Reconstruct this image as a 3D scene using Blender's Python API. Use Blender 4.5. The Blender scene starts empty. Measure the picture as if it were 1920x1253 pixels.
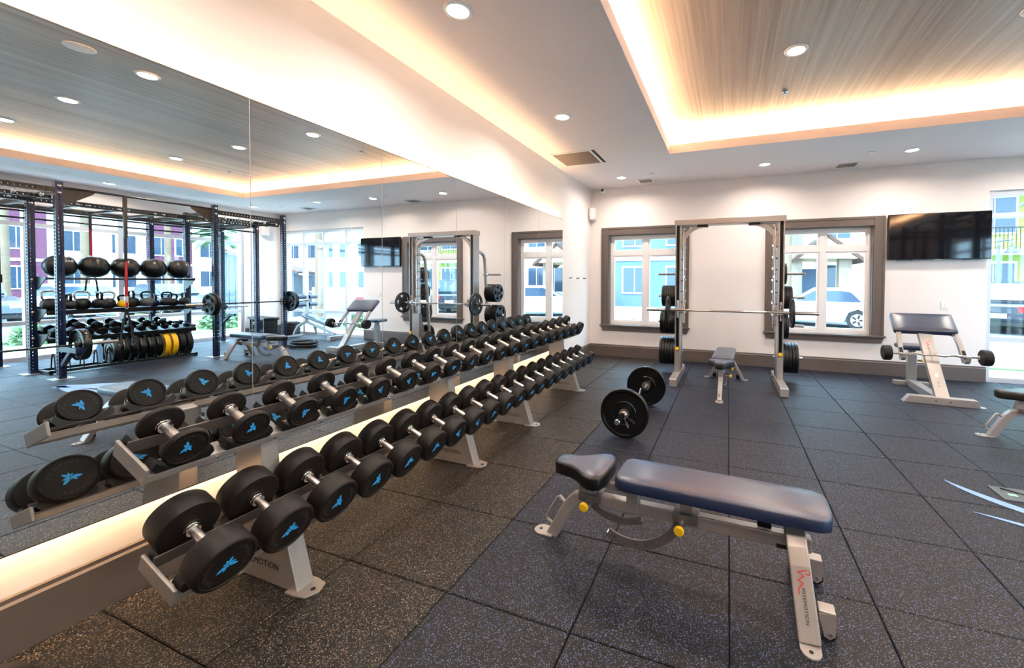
import bpy, math, random
from mathutils import Matrix, Vector
random.seed(7)
S = bpy.context.scene
COL = S.collection
PI = math.pi

# ------------------------------------------------------------------ camera
def setup_camera():
    F, PX, PY = 755.5, 1085.0, 545.1
    yaw, pitch, roll = map(math.radians, (20.34, 1.17, 0.27))
    a = Vector((-math.sin(yaw)*math.cos(pitch), math.cos(yaw)*math.cos(pitch), -math.sin(pitch)))
    r = Vector((math.cos(yaw), math.sin(yaw), 0)); u = r.cross(a)
    r2 = r*math.cos(roll) + u*math.sin(roll); u2 = u*math.cos(roll) - r*math.sin(roll)
    cam = bpy.data.cameras.new('camera'); ob = bpy.data.objects.new('camera', cam); COL.objects.link(ob)
    cam.sensor_fit = 'HORIZONTAL'; cam.sensor_width = 36.0; cam.lens = 36.0*F/1920
    cam.shift_x = -(PX-960)/1920; cam.shift_y = (PY-626.5)/1920
    cam.clip_start = 0.05; cam.clip_end = 500
    m = Matrix((r2, u2, -a)).transposed().to_4x4(); m.translation = (2.48, 0, 1.425)
    ob.matrix_world = m
    S.camera = ob
setup_camera()
# ------------------------------------------------------------------ world, sun, exposure
S.view_settings.view_transform = 'Standard'
S.view_settings.look = 'None'
S.view_settings.gamma = 1.0
S.view_settings.use_curve_mapping = False
S.view_settings.exposure = 1.0
W = bpy.data.worlds.new('sky'); S.world = W; W.use_nodes = True
bg = W.node_tree.nodes['Background']
bg.inputs['Color'].default_value = (0.50, 0.76, 1.0, 1); bg.inputs['Strength'].default_value = 8.0
def sun_light():
    l = bpy.data.lights.new('sun', 'SUN'); l.energy = 3.0; l.angle = math.radians(2); l.color = (1, .96, .9)
    o = bpy.data.objects.new('sun', l); COL.objects.link(o); o.rotation_euler = Vector((.38, .52, -.76)).to_track_quat('-Z', 'Y').to_euler()
sun_light()
DOWN_W, COVE_W, MIRROR_W = 11.0, 26.0, 2.3    # watts: a downlight, a metre of cove strip, a metre of mirror backlight

# ------------------------------------------------------------------ materials
MATS = {}
def newmat(name):
    m = bpy.data.materials.new(name); m.use_nodes = True
    nt = m.node_tree; b = nt.nodes['Principled BSDF']
    MATS[name] = m
    return m, nt, b
def L(nt, a, b): nt.links.new(a, b)
def node(nt, t, **kw):
    n = nt.nodes.new(t)
    for k, v in kw.items():
        if k in n.inputs: n.inputs[k].default_value = v
        else: setattr(n, k, v)
    return n
def c4(c): return (c[0], c[1], c[2], 1)
def srgb(r, g, b):
    f = lambda v: (v/255/12.92) if v/255 <= .04045 else ((v/255+.055)/1.055)**2.4
    return (f(r), f(g), f(b))
def simple(name, col, rough=.5, metal=0, var=.06, scale=30, bump=0, spec=.5, coat=0):
    m, nt, b = newmat(name)
    tc = node(nt, 'ShaderNodeTexCoord')
    nz = node(nt, 'ShaderNodeTexNoise', Scale=scale, Detail=3.0)
    L(nt, tc.outputs['Object'], nz.inputs['Vector'])
    mx = node(nt, 'ShaderNodeMix', data_type='RGBA')
    mx.inputs[6].default_value = c4([max(0, v*(1-var)) for v in col]); mx.inputs[7].default_value = c4([min(1, v*(1+var)) for v in col])
    L(nt, nz.outputs['Fac'], mx.inputs[0]); L(nt, mx.outputs[2], b.inputs['Base Color'])
    b.inputs['Roughness'].default_value = rough; b.inputs['Metallic'].default_value = metal
    b.inputs['Specular IOR Level'].default_value = spec
    if coat: b.inputs['Coat Weight'].default_value = coat; b.inputs['Coat Roughness'].default_value = .1
    if bump:
        bp = node(nt, 'ShaderNodeBump', Strength=bump, Distance=.002)
        L(nt, nz.outputs['Fac'], bp.inputs['Height']); L(nt, bp.outputs['Normal'], b.inputs['Normal'])
    return m
def glossy_pad(name):
    b = MATS[name].node_tree.nodes['Principled BSDF']
    b.inputs['Specular IOR Level'].default_value = .6; b.inputs['Coat Weight'].default_value = .6; b.inputs['Coat Roughness'].default_value = .42; b.inputs['Coat IOR'].default_value = 1.6
def emis(name, col, st):
    m, nt, b = newmat(name)
    b.inputs['Base Color'].default_value = c4(col); b.inputs['Emission Color'].default_value = c4(col); b.inputs['Emission Strength'].default_value = st
    return m
def rubber(name, fl1, fl2, dens):
    m, nt, b = newmat(name)
    g = node(nt, 'ShaderNodeNewGeometry')
    mp = node(nt, 'ShaderNodeMapping'); L(nt, g.outputs['Position'], mp.inputs['Vector'])
    base = node(nt, 'ShaderNodeTexNoise', Scale=9.0, Detail=6.0); L(nt, mp.outputs[0], base.inputs['Vector'])
    bc = node(nt, 'ShaderNodeMix', data_type='RGBA'); bc.inputs[6].default_value = c4(srgb(9, 9, 10)); bc.inputs[7].default_value = c4(srgb(19, 18, 20)); L(nt, base.outputs['Fac'], bc.inputs[0])
    # warp the lookup so that the rubber granules are angular and irregular
    wn = node(nt, 'ShaderNodeTexNoise', Scale=160.0, Detail=2.0); L(nt, mp.outputs[0], wn.inputs['Vector'])
    wm = node(nt, 'ShaderNodeMix', data_type='RGBA'); wm.inputs[0].default_value = .006; L(nt, mp.outputs[0], wm.inputs[6]); L(nt, wn.outputs['Color'], wm.inputs[7])
    prev = bc.outputs[2]
    for col, sc, th in ((fl1, 190.0, dens), (fl2, 260.0, dens*.8)):
        v = node(nt, 'ShaderNodeTexVoronoi', Scale=sc); v.feature = 'F1'; L(nt, wm.outputs[2], v.inputs['Vector'])
        sx = node(nt, 'ShaderNodeSeparateColor'); L(nt, v.outputs['Color'], sx.inputs[0])
        lt = node(nt, 'ShaderNodeMath', operation='LESS_THAN'); L(nt, sx.outputs[0], lt.inputs[0]); lt.inputs[1].default_value = th
        l2 = node(nt, 'ShaderNodeMath', operation='LESS_THAN'); L(nt, v.outputs['Distance'], l2.inputs[0]); l2.inputs[1].default_value = .42
        ml = node(nt, 'ShaderNodeMath', operation='MULTIPLY'); L(nt, lt.outputs[0], ml.inputs[0]); L(nt, l2.outputs[0], ml.inputs[1])
        mx = node(nt, 'ShaderNodeMix', data_type='RGBA'); L(nt, ml.outputs[0], mx.inputs[0]); L(nt, prev, mx.inputs[6])
        hs = node(nt, 'ShaderNodeHueSaturation'); hs.inputs['Color'].default_value = c4(col); L(nt, sx.outputs[1], hs.inputs['Value'])
        ad = node(nt, 'ShaderNodeMath', operation='MULTIPLY_ADD'); L(nt, sx.outputs[1], ad.inputs[0]); ad.inputs[1].default_value = .9; ad.inputs[2].default_value = .45
        L(nt, ad.outputs[0], hs.inputs['Value']); L(nt, hs.outputs[0], mx.inputs[7]); prev = mx.outputs[2]
    L(nt, prev, b.inputs['Base Color'])
    gr = node(nt, 'ShaderNodeTexNoise', Scale=330.0, Detail=2.0); L(nt, mp.outputs[0], gr.inputs['Vector'])
    bp = node(nt, 'ShaderNodeBump', Strength=.35, Distance=.002); L(nt, gr.outputs['Fac'], bp.inputs['Height']); L(nt, bp.outputs['Normal'], b.inputs['Normal'])
    b.inputs['Roughness'].default_value = .5; b.inputs['Specular IOR Level'].default_value = .28
    return m
rubber('rubber_blue', srgb(84, 96, 146), srgb(104, 106, 120), .22)
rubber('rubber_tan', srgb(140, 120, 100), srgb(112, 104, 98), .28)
simple('wall_paint', srgb(241, 230, 225), .75, var=.015, scale=3, bump=.02)
simple('ceiling_paint', srgb(234, 222, 220), .8, var=.015, scale=3)
simple('taupe', srgb(98, 86, 81), .45, var=.03, scale=8)
simple('vinyl_white', srgb(238, 232, 230), .35, var=.01)
simple('alum_white', srgb(214, 216, 222), .35, var=.02)
simple('trim_white', srgb(240, 236, 232), .4, var=.01)
simple('silver', srgb(172, 165, 160), .36, metal=.55, var=.03, scale=60)
simple('silver_dark', srgb(110, 105, 104), .4, metal=.6, var=.03, scale=60)
simple('chrome', (.82, .80, .79), .12, metal=1, var=.02)
simple('knurl', (.66, .62, .60), .32, metal=1, var=.12, scale=400, bump=.3)
simple('black_rubber', srgb(22, 17, 15), .52, var=.12, scale=14, bump=.05, spec=.3)
simple('black_iron', srgb(14, 14, 16), .42, var=.1, scale=60, bump=.15)
simple('black_gloss', srgb(8, 8, 9), .22, var=.05)
simple('black_steel', srgb(13, 12, 13), .38, var=.08, scale=80, bump=.1)
simple('black_plastic', srgb(13, 12, 13), .5, var=.06)
simple('black_vinyl', srgb(11, 11, 13), .32, var=.06, scale=200, bump=.12)
simple('blue_vinyl', srgb(12, 30, 64), .3, var=.06, scale=260, bump=.12)
glossy_pad('blue_vinyl')
simple('blue_steel', srgb(10, 24, 60), .32, var=.08, scale=40)
simple('yellow', srgb(242, 190, 14), .4, var=.03)
simple('red', srgb(176, 22, 26), .5, var=.05)
simple('logo_blue', srgb(40, 160, 236), .5, var=.03)
simple('grey_print', srgb(60, 58, 59), .6, var=.05)
simple('black_print', srgb(38, 36, 38), .6, var=.05)
simple('red_print', srgb(206, 30, 34), .5, var=.03)
simple('white_print', srgb(226, 226, 226), .6, var=.02)
simple('decal_blue', srgb(126, 160, 214), .5, var=.04)
simple('grey_plate', srgb(98, 102, 108), .4, metal=.5, var=.05)
simple('vent_tan', srgb(206, 190, 181), .8, var=.05)
simple('dark', (.012, .012, .013), .8, var=.1)
simple('towel_blue', srgb(120, 160, 190), .9, var=.1, scale=90, bump=.5)
# outdoors
simple('asphalt', srgb(104, 104, 108), .9, var=.1, scale=20)
simple('concrete', srgb(176, 172, 166), .9, var=.05, scale=6)
simple('grass', srgb(120, 138, 96), .9, var=.35, scale=30, bump=.5)
simple('stucco_white', srgb(206, 204, 200), .85, var=.03, scale=4)
simple('stucco_cream', srgb(196, 178, 146), .85, var=.03, scale=4)
simple('siding_maroon', srgb(84, 40, 64), .8, var=.05, scale=4)
simple('siding_lime', srgb(140, 164, 66), .8, var=.04, scale=4)
simple('siding_slate', srgb(74, 96, 122), .8, var=.05, scale=4)
simple('roof_brown', srgb(84, 54, 42), .8, var=.1, scale=10)
simple('stone', srgb(128, 112, 98), .9, var=.3, scale=6, bump=.6)
simple('glass_dark', srgb(40, 58, 76), .1, var=.1, scale=2)
simple('trunk', srgb(112, 94, 76), .95, var=.25, scale=14, bump=.8)
simple('frond', srgb(88, 116, 76), .7, var=.3, scale=10)
simple('shed_grey', srgb(74, 84, 94), .8, var=.06, scale=5)
simple('car_white', srgb(236, 236, 236), .25, var=.01, coat=.6)
simple('car_red', srgb(178, 20, 32), .25, var=.02, coat=.6)
simple('car_dark', srgb(24, 32, 42), .25, var=.03, coat=.6)
simple('tyre', srgb(26, 26, 26), .8, var=.1)
simple('lens_red', srgb(190, 24, 30), .2, var=.02)
emis('lamp_lens', (1.0, .93, .84), 9.0)
emis('led_warm', (1.0, .72, .38), 6.0)
def glass():
    m, nt, b = newmat('pane_glass')
    nt.nodes.remove(b)
    out = nt.nodes['Material Output']
    tr = node(nt, 'ShaderNodeBsdfTransparent'); tr.inputs['Color'].default_value = (.93, .98, .99, 1)
    gl = node(nt, 'ShaderNodeBsdfGlossy', Roughness=.02)
    lw = node(nt, 'ShaderNodeLayerWeight', Blend=.5)
    pw = node(nt, 'ShaderNodeMath', operation='POWER'); L(nt, lw.outputs['Facing'], pw.inputs[0]); pw.inputs[1].default_value = 5.0
    fr = node(nt, 'ShaderNodeMath', operation='MULTIPLY_ADD'); L(nt, pw.outputs[0], fr.inputs[0]); fr.inputs[1].default_value = .9; fr.inputs[2].default_value = .035
    mx = node(nt, 'ShaderNodeMixShader'); L(nt, fr.outputs[0], mx.inputs[0]); L(nt, tr.outputs[0], mx.inputs[1]); L(nt, gl.outputs[0], mx.inputs[2])
    L(nt, mx.outputs[0], out.inputs['Surface'])
glass()
def mirror_mat():
    m, nt, b = newmat('mirror')
    b.inputs['Metallic'].default_value = 1; b.inputs['Roughness'].default_value = 0.0
    nz = node(nt, 'ShaderNodeTexNoise', Scale=1.5)
    cr = node(nt, 'ShaderNodeMix', data_type='RGBA'); cr.inputs[6].default_value = (.88, .91, .92, 1); cr.inputs[7].default_value = (.90, .93, .935, 1)
    L(nt, nz.outputs['Fac'], cr.inputs[0]); L(nt, cr.outputs[2], b.inputs['Base Color'])
mirror_mat()
def screen():
    m = simple('tv_screen', (.006, .006, .008), .06, var=.05, spec=.6)
screen()
def wood():
    m, nt, b = newmat('wood_ceiling')
    g = node(nt, 'ShaderNodeNewGeometry')
    mp = node(nt, 'ShaderNodeMapping'); mp.inputs['Scale'].default_value = (38, .55, 1); L(nt, g.outputs['Position'], mp.inputs['Vector'])
    n1 = node(nt, 'ShaderNodeTexNoise', Scale=1.0, Detail=8.0, Roughness=.65); L(nt, mp.outputs[0], n1.inputs['Vector'])
    mp2 = node(nt, 'ShaderNodeMapping'); mp2.inputs['Scale'].default_value = (4, .12, 1); L(nt, g.outputs['Position'], mp2.inputs['Vector'])
    n2 = node(nt, 'ShaderNodeTexNoise', Scale=1.0, Detail=3.0); L(nt, mp2.outputs[0], n2.inputs['Vector'])
    mx = node(nt, 'ShaderNodeMath', operation='MULTIPLY_ADD'); L(nt, n2.outputs['Fac'], mx.inputs[0]); mx.inputs[1].default_value = .6; L(nt, n1.outputs['Fac'], mx.inputs[2])
    cr = node(nt, 'ShaderNodeValToRGB'); L(nt, mx.outputs[0], cr.inputs[0])
    cr.color_ramp.elements[0].position = .45; cr.color_ramp.elements[0].color = c4(srgb(140, 120, 110))
    cr.color_ramp.elements[1].position = 1.05; cr.color_ramp.elements[1].color = c4(srgb(208, 190, 178))
    L(nt, cr.outputs[0], b.inputs['Base Color'])
    b.inputs['Roughness'].default_value = .4; b.inputs['Specular IOR Level'].default_value = .3
wood()

# ------------------------------------------------------------------ mesh helpers
class MB:
    def __init__(s): s.v = []; s.f = []
    def add(s, vs, fs, M=None):
        o = len(s.v)
        s.v += [tuple(M @ Vector(p)) for p in vs] if M is not None else [tuple(p) for p in vs]
        s.f += [tuple(i+o for i in f) for f in fs]
        return s
    def box(s, x0, x1, y0, y1, z0, z1, M=None):
        vs = [(x0,y0,z0),(x1,y0,z0),(x1,y1,z0),(x0,y1,z0),(x0,y0,z1),(x1,y0,z1),(x1,y1,z1),(x0,y1,z1)]
        return s.add(vs, [(0,3,2,1),(4,5,6,7),(0,1,5,4),(1,2,6,5),(2,3,7,6),(3,0,4,7)], M)
    def cbox(s, c, d, M=None):
        return s.box(c[0]-d[0]/2, c[0]+d[0]/2, c[1]-d[1]/2, c[1]+d[1]/2, c[2]-d[2]/2, c[2]+d[2]/2, M)
    def cyl(s, p0, p1, r0, r1=None, n=16, M=None):
        r1 = r0 if r1 is None else r1
        p0, p1 = Vector(p0), Vector(p1); d = (p1-p0).normalized(); q = d.orthogonal().normalized(); w = d.cross(q)
        vs = []
        for p, r in ((p0, r0), (p1, r1)):
            for i in range(n):
                a = 2*PI*i/n; vs.append(p + q*(r*math.cos(a)) + w*(r*math.sin(a)))
        fs = [(i, (i+1) % n, n+(i+1) % n, n+i) for i in range(n)] + [tuple(range(n-1, -1, -1)), tuple(range(n, 2*n))]
        return s.add(vs, fs, M)
    def lathe(s, prof, n=24, M=None):           # prof: (r, z) about z; r = 0 closes
        vs = []; rings = []
        for r, z in prof:
            if r < 1e-6: rings.append([len(vs)]); vs.append((0, 0, z))
            else:
                rings.append(list(range(len(vs), len(vs)+n)))
                vs += [(r*math.cos(2*PI*i/n), r*math.sin(2*PI*i/n), z) for i in range(n)]
        fs = []
        for a, b in zip(rings, rings[1:]):
            for i in range(n):
                j = (i+1) % n
                if len(a) == 1 and len(b) == 1: continue
                if len(a) == 1: fs.append((a[0], b[j], b[i]))
                elif len(b) == 1: fs.append((a[i], a[j], b[0]))
                else: fs.append((a[i], a[j], b[j], b[i]))
        return s.add(vs, fs, M)
    def sweep(s, path, sec, up=(0, 0, 1), closed=False, M=None):   # sec: list of (side, up) points
        P = [Vector(p) for p in path]; n = len(P); k = len(sec); vs = []; up0 = Vector(up)
        for i in range(n):
            a = P[i-1] if (i > 0 or closed) else P[i]; b = P[(i+1) % n] if (i < n-1 or closed) else P[i]
            t = (b-a).normalized(); sd = t.cross(up0)
            if sd.length < 1e-4: sd = t.orthogonal()
            sd.normalize(); uu = sd.cross(t)
            sc = 1.0
            if 0 < i < n-1 or closed:
                d1 = (P[i]-P[i-1]).normalized(); sc = 1/max(.5, abs(d1.dot(t)))
            vs += [P[i] + sd*x*(1) + uu*y*sc for x, y in sec]
        fs = []
        m = n if closed else n-1
        for i in range(m):
            for j in range(k):
                a, b = i*k+j, i*k+(j+1) % k; c, d = ((i+1) % n)*k+(j+1) % k, ((i+1) % n)*k+j
                fs.append((a, b, c, d))
        if not closed: fs += [tuple(range(k-1, -1, -1)), tuple(range((n-1)*k, n*k))]
        return s.add(vs, fs, M)
    def tube(s, path, r, n=10, closed=False, M=None):
        P = [Vector(p) for p in path]; d = (P[-1]-P[0]); up = (0, 0, 1)
        flat = max(abs((P[i+1]-P[i]).normalized().z) for i in range(len(P)-1))
        if flat > .98:
            nrm = None
            for i in range(len(P)-2):
                c = (P[i+1]-P[i]).cross(P[i+2]-P[i+1])
                if c.length > 1e-6: nrm = c.normalized(); break
            up = nrm if nrm else (1, 0, 0)
        return s.sweep(P, [(r*math.cos(2*PI*i/n), r*math.sin(2*PI*i/n)) for i in range(n)], up, closed, M)
    def rect(s, path, w, h, up=(0, 0, 1), M=None):
        return s.sweep(path, [(-w/2, -h/2), (w/2, -h/2), (w/2, h/2), (-w/2, h/2)], up, False, M)
    def prism(s, out, z0, z1, M=None):
        n = len(out)
        vs = [(x, y, z0) for x, y in out] + [(x, y, z1) for x, y in out]
        return s.add(vs, [tuple(range(n-1, -1, -1)), tuple(range(n, 2*n))] + [(i, (i+1) % n, n+(i+1) % n, n+i) for i in range(n)], M)
    def pad(s, out, z0, z1, r, M=None, crown=0):   # cushion: rounded edges
        n = len(out); cx = sum(p[0] for p in out)/n; cy = sum(p[1] for p in out)/n
        def ins(d):
            res = []
            for i in range(n):
                a = Vector(out[i-1]); b = Vector(out[i]); c = Vector(out[(i+1) % n])
                t = (c-a).normalized(); nn = Vector((-t.y, t.x))
                res.append((b.x+nn.x*d, b.y+nn.y*d))
            return res
        rings = [(ins(r*.6), z0), (ins(r*.1), z0+r*.3), (out, z0+r*.8), (out, z1-r), (ins(r*.3), z1-r*.3), (ins(r), z1)]
        if crown: rings.append(([(cx+(p[0]-cx)*.55, cy+(p[1]-cy)*.55) for p in out], z1+crown))
        vs = []; fs = []
        for o, z in rings: vs += [(x, y, z) for x, y in o]
        for k in range(len(rings)-1):
            for i in range(n):
                j = (i+1) % n; fs.append((k*n+i, k*n+j, (k+1)*n+j, (k+1)*n+i))
        fs.append(tuple(range(n-1, -1, -1))); fs.append(tuple(range((len(rings)-1)*n, len(rings)*n)))
        return s.add(vs, fs, M)
    def mesh(s, name, mat, smooth=False):
        me = bpy.data.meshes.new(name); me.from_pydata(s.v, [], s.f); me.materials.append(MATS[mat])
        if smooth: me.shade_smooth() if hasattr(me, 'shade_smooth') else [setattr(p, 'use_smooth', True) for p in me.polygons]
        me.update(); return me
    def build(s, name, mat, parent=None, smooth=0, bevel=0):
        me = s.mesh(name, mat, bool(smooth))
        if smooth:
            if smooth is True or smooth == 1: ang = math.radians(38)
            else: ang = math.radians(smooth)
            try: me.set_sharp_from_angle(angle=ang)
            except Exception: pass
        return place(name, me, parent, bevel=bevel)
def place(name, me, parent=None, loc=None, rot=None, bevel=0):
    o = bpy.data.objects.new(name, me); COL.objects.link(o)
    if parent is not None: o.parent = parent
    if loc is not None: o.location = loc
    if rot is not None: o.rotation_euler = rot
    if bevel:
        b = o.modifiers.new('bevel', 'BEVEL'); b.width = bevel; b.segments = 2; b.limit_method = 'ANGLE'; b.angle_limit = math.radians(50)
        b.harden_normals = False
    return o
def tag(o, label, cat, group=None):
    o['label'] = label; o['category'] = cat
    if group: o['group'] = group
    return o
def thing(name, label, cat, loc=(0, 0, 0), rotz=0, group=None):
    o = bpy.data.objects.new(name, None); COL.objects.link(o); o.empty_display_size = .1
    o.location = loc; o.rotation_euler = (0, 0, rotz)
    return tag(o, label, cat, group)
def struct(o): o['kind'] = 'structure'; return o
def copy_tree(o, parent=None):
    c = o.copy(); COL.objects.link(c); c.parent = parent
    for ch in list(o.children): copy_tree(ch, c)
    return c
def dup(root, loc, rot, label, group=None):
    c = copy_tree(root); c.location = loc; c.rotation_euler = rot; c['label'] = label
    if group: c['group'] = group
    return c
ORD = ['first', 'second', 'third', 'fourth', 'fifth', 'sixth', 'seventh', 'eighth', 'ninth', 'tenth', 'eleventh', 'twelfth', 'thirteenth', 'fourteenth',
       'fifteenth', 'sixteenth', 'seventeenth', 'eighteenth', 'nineteenth', 'twentieth']
def rrect(w, h, r, n=5, cx=0, cy=0):
    pts = []
    for sx, sy, a0 in ((1, 1, 0), (-1, 1, 90), (-1, -1, 180), (1, -1, 270)):
        for i in range(n+1):
            a = math.radians(a0+90*i/n); pts.append((cx+sx*(w/2-r)+r*math.cos(a), cy+sy*(h/2-r)+r*math.sin(a)))
    return pts
def arc(cx, cy, r, a0, a1, n):
    return [(cx+r*math.cos(math.radians(a0+(a1-a0)*i/n)), cy+r*math.sin(math.radians(a0+(a1-a0)*i/n))) for i in range(n+1)]
def rot(ax, deg): return Matrix.Rotation(math.radians(deg), 4, ax)
def T(x, y, z): return Matrix.Translation((x, y, z))
# lettering: glyph meshes from the built-in font
_gl = {}
def glyph(ch):
    if ch not in _gl:
        cu = bpy.data.curves.new('glyph', 'FONT'); cu.body = ch; cu.size = 1.0; cu.resolution_u = 2; cu.extrude = 0.012
        o = bpy.data.objects.new('glyph', cu); COL.objects.link(o)
        bpy.context.view_layer.update()
        me = bpy.data.meshes.new_from_object(o.evaluated_get(bpy.context.evaluated_depsgraph_get()))
        vs = [v.co.copy() for v in me.vertices]; fs = [tuple(p.vertices) for p in me.polygons]
        bpy.data.objects.remove(o); bpy.data.curves.remove(cu); bpy.data.meshes.remove(me)
        w = max([v.x for v in vs], default=.3) + .07
        _gl[ch] = (vs, fs, w)
    return _gl[ch]
def text_line(mb, txt, size, M):
    x = 0
    for ch in txt:
        if ch == ' ': x += .3*size; continue
        vs, fs, w = glyph(ch); mb.add(vs, fs, M @ T(x, 0, 0) @ Matrix.Scale(size, 4)); x += w*size
    return x
def text_width(txt, size): return sum(.3 if c == ' ' else glyph(c)[2] for c in txt)*size
def text_arc(mb, txt, size, r, mid_deg, M, inward=False, spread=1.12):
    tot = text_width(txt, size)*spread; a = math.radians(mid_deg) + tot/r/2
    for ch in txt:
        w = (.3 if ch == ' ' else glyph(ch)[2])*size*spread
        a -= w/r/2
        if ch != ' ':
            vs, fs, gw = glyph(ch)
            mb.add(vs, fs, M @ Matrix.Rotation(a-PI/2, 4, 'Z') @ T(-gw*size/2, r, 0) @ Matrix.Scale(size, 4))
        a -= w/r/2

# ================================================================== the room
XL, XR, YB, YF, ZC, ZW = -.06, 9.05, 7.527, -4.0, 3.235, 3.49
TP, TX0, TY0 = .6085, .0665, 1.50-.607*2
TPY = .607
def make_floor():
    fl = struct(MB().box(XL-.3, XR+.3, YF-.3, YB+.3, -.16, -.022).build('floor', 'dark'))
    def tile(w, d):
        g, c, t = .0022, .004, .022
        vs = []; 
        for i, z in ((g, -t), (g, -c), (g+c, 0)):
            vs += [(i, i, z), (w-i, i, z), (w-i, d-i, z), (i, d-i, z)]
        fs = [(8, 9, 10, 11)]
        for k in (0, 4):
            for i in range(4): fs.append((k+i, k+(i+1) % 4, k+4+(i+1) % 4, k+4+i))
        return vs, fs
    cache = {}
    xs = [XL] + [TX0+TP*i for i in range(15)] + [XR]
    ys = [TY0+TPY*i for i in range(12)] + [YB]
    for i in range(len(xs)-1):
        for j in range(len(ys)-1):
            w, d = round(xs[i+1]-xs[i], 4), round(ys[j+1]-ys[j], 4)
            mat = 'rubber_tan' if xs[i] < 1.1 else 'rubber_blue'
            k = (w, d, mat)
            if k not in cache:
                mb = MB(); mb.add(*tile(w, d)); cache[k] = mb.mesh('rubber_tile', mat)
            o = place('rubber_tile', cache[k], fl, (xs[i], ys[j], random.uniform(-.0008, .0008)))
    MB().box(XL, XR, YF, TY0, -.022, 0).build('rubber_sheet', 'rubber_blue', fl)
make_floor()
def make_walls():
    struct(MB().box(XL-.25, XL, YF-.25, YB+.25, 0, ZC+.4).build('wall_left', 'wall_paint'))
    struct(MB().box(XL, XR, YF-.25, YF, 0, ZC+.4).build('wall_front', 'wall_paint'))
    t = .2
    def wall(name, spans, axis):
        mb = MB()
        for a0, a1, z0, z1 in spans:
            if axis == 'x': mb.box(a0, a1, YB, YB+t, z0, z1)
            else: mb.box(XR, XR+t, a0, a1, z0, z1)
        return struct(mb.build(name, 'wall_paint'))
    top = ZC+.4
    wall('wall_back', [(XL, .31, 0, top), (.31, 1.672, 0, .61), (.31, 1.672, 2.335, top), (1.672, 3.21, 0, top), (3.21, 4.61, 0, .61), (3.21, 4.61, 2.335, top),
                       (4.61, 6.0, 0, top), (6.0, 8.88, 2.775, top), (8.88, XR+t, 0, top)], 'x')
    wall('wall_right', [(YF, -1.2, 0, top), (-1.2, 6.65, 2.76, top), (6.65, YB, 0, top)], 'y')
    # skirting boards with a small stepped top
    def base(name, p, ln, rz):
        o = struct(MB().prism([(0, 0), (.02, 0), (.02, .195), (.012, .205), (.012, .222), (0, .226)], 0, ln, Matrix(((1, 0, 0, 0), (0, 0, 1, 0), (0, 1, 0, 0), (0, 0, 0, 1)))).build(name, 'taupe'))
        o.location = p; o.rotation_euler = (0, 0, rz); return o
    base('baseboard_left', (XL, YF, 0), YB-YF, 0)
    base('baseboard_back', (XL, YB, 0), 6.0-XL, -PI/2)
    base('baseboard_right', (XR, YB, 0), YB-6.65, PI)
make_walls()
CX0, CX1, CY0, CY1 = 1.69, 7.5, -1.5, 5.77
def make_ceiling():
    e, z1, zl = .24, ZC+.06, ZC+.12
    mb = MB()
    for x0, x1, y0, y1 in ((XL-.2, CX0, YF-.2, YB+.2), (CX1, XR+.2, YF-.2, YB+.2), (CX0, CX1, YF-.2, CY0), (CX0, CX1, CY1, YB+.2)):
        mb.box(x0, x1, y0, y1, ZC, z1)
    c = struct(mb.build('ceiling', 'ceiling_paint'))
    lip = MB(); w = .025
    lip.box(CX0-w, CX0, CY0-w, CY1+w, z1, zl).box(CX1, CX1+w, CY0-w, CY1+w, z1, zl).box(CX0, CX1, CY0-w, CY0, z1, zl).box(CX0, CX1, CY1, CY1+w, z1, zl)
    lip.build('cove_lip', 'ceiling_paint', c)
    sd = MB()
    sd.box(CX0-e-.1, CX0-e, CY0-e, CY1+e, z1, ZW+.02).box(CX1+e, CX1+e+.1, CY0-e, CY1+e, z1, ZW+.02).box(CX0-e-.1, CX1+e+.1, CY0-e-.1, CY0-e, z1, ZW+.02).box(CX0-e-.1, CX1+e+.1, CY1+e, CY1+e+.1, z1, ZW+.02)
    sd.build('cove_side', 'ceiling_paint', c)
    MB().box(CX0-e, CX1+e, CY0-e, CY1+e, ZW, ZW+.06).build('wood_panel', 'wood_ceiling', c)
    MB().box(XL-.3, XR+.3, YF-.3, YB+.3, ZC+.4, ZC+.5).build('roof_slab', 'ceiling_paint', c)
make_ceiling()
def area(parent, loc, rotv, sx, sy, watt, col, spread=PI, shape='RECTANGLE'):
    l = bpy.data.lights.new('lamp', 'AREA'); l.shape = shape; l.size = sx; l.size_y = sy; l.energy = watt; l.color = col; l.spread = spread
    o = bpy.data.objects.new('lamp', l); COL.objects.link(o); o.location = loc; o.rotation_euler = rotv; o.parent = parent
    return o
WARM = (1.0, .66, .34)
def cove_strip(label, p0, p1):
    p0, p1 = Vector(p0), Vector(p1); ln = (p1-p0).length; mid = (p0+p1)/2
    ang = math.atan2(p1.y-p0.y, p1.x-p0.x)
    t = thing('led_strip', label, 'light strip', mid, ang, 'warm strips hidden in the ceiling cove')
    MB().box(-ln/2, ln/2, -.012, .012, -.034, .008).build('carrier', 'trim_white', t)
    MB().box(-ln/2, ln/2, -.006, .006, .008, .012).build('diode_tape', 'led_warm', t)
    area(t, (0, 0, .02), (PI, 0, 0), ln, .02, COVE_W*ln, WARM)
zc = ZC+.095; o_ = .14
cove_strip('warm light strip in the cove above the free weight wall', (CX0-o_, CY0, zc), (CX0-o_, CY1, zc))
cove_strip('warm light strip in the cove nearest the television wall', (CX0, CY1+o_, zc), (CX1, CY1+o_, zc))
cove_strip('warm light strip in the cove above the blue rig', (CX1+o_, CY0, zc), (CX1+o_, CY1, zc))
cove_strip('warm light strip in the cove behind the viewer', (CX0, CY0-o_, zc), (CX1, CY0-o_, zc))
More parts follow.
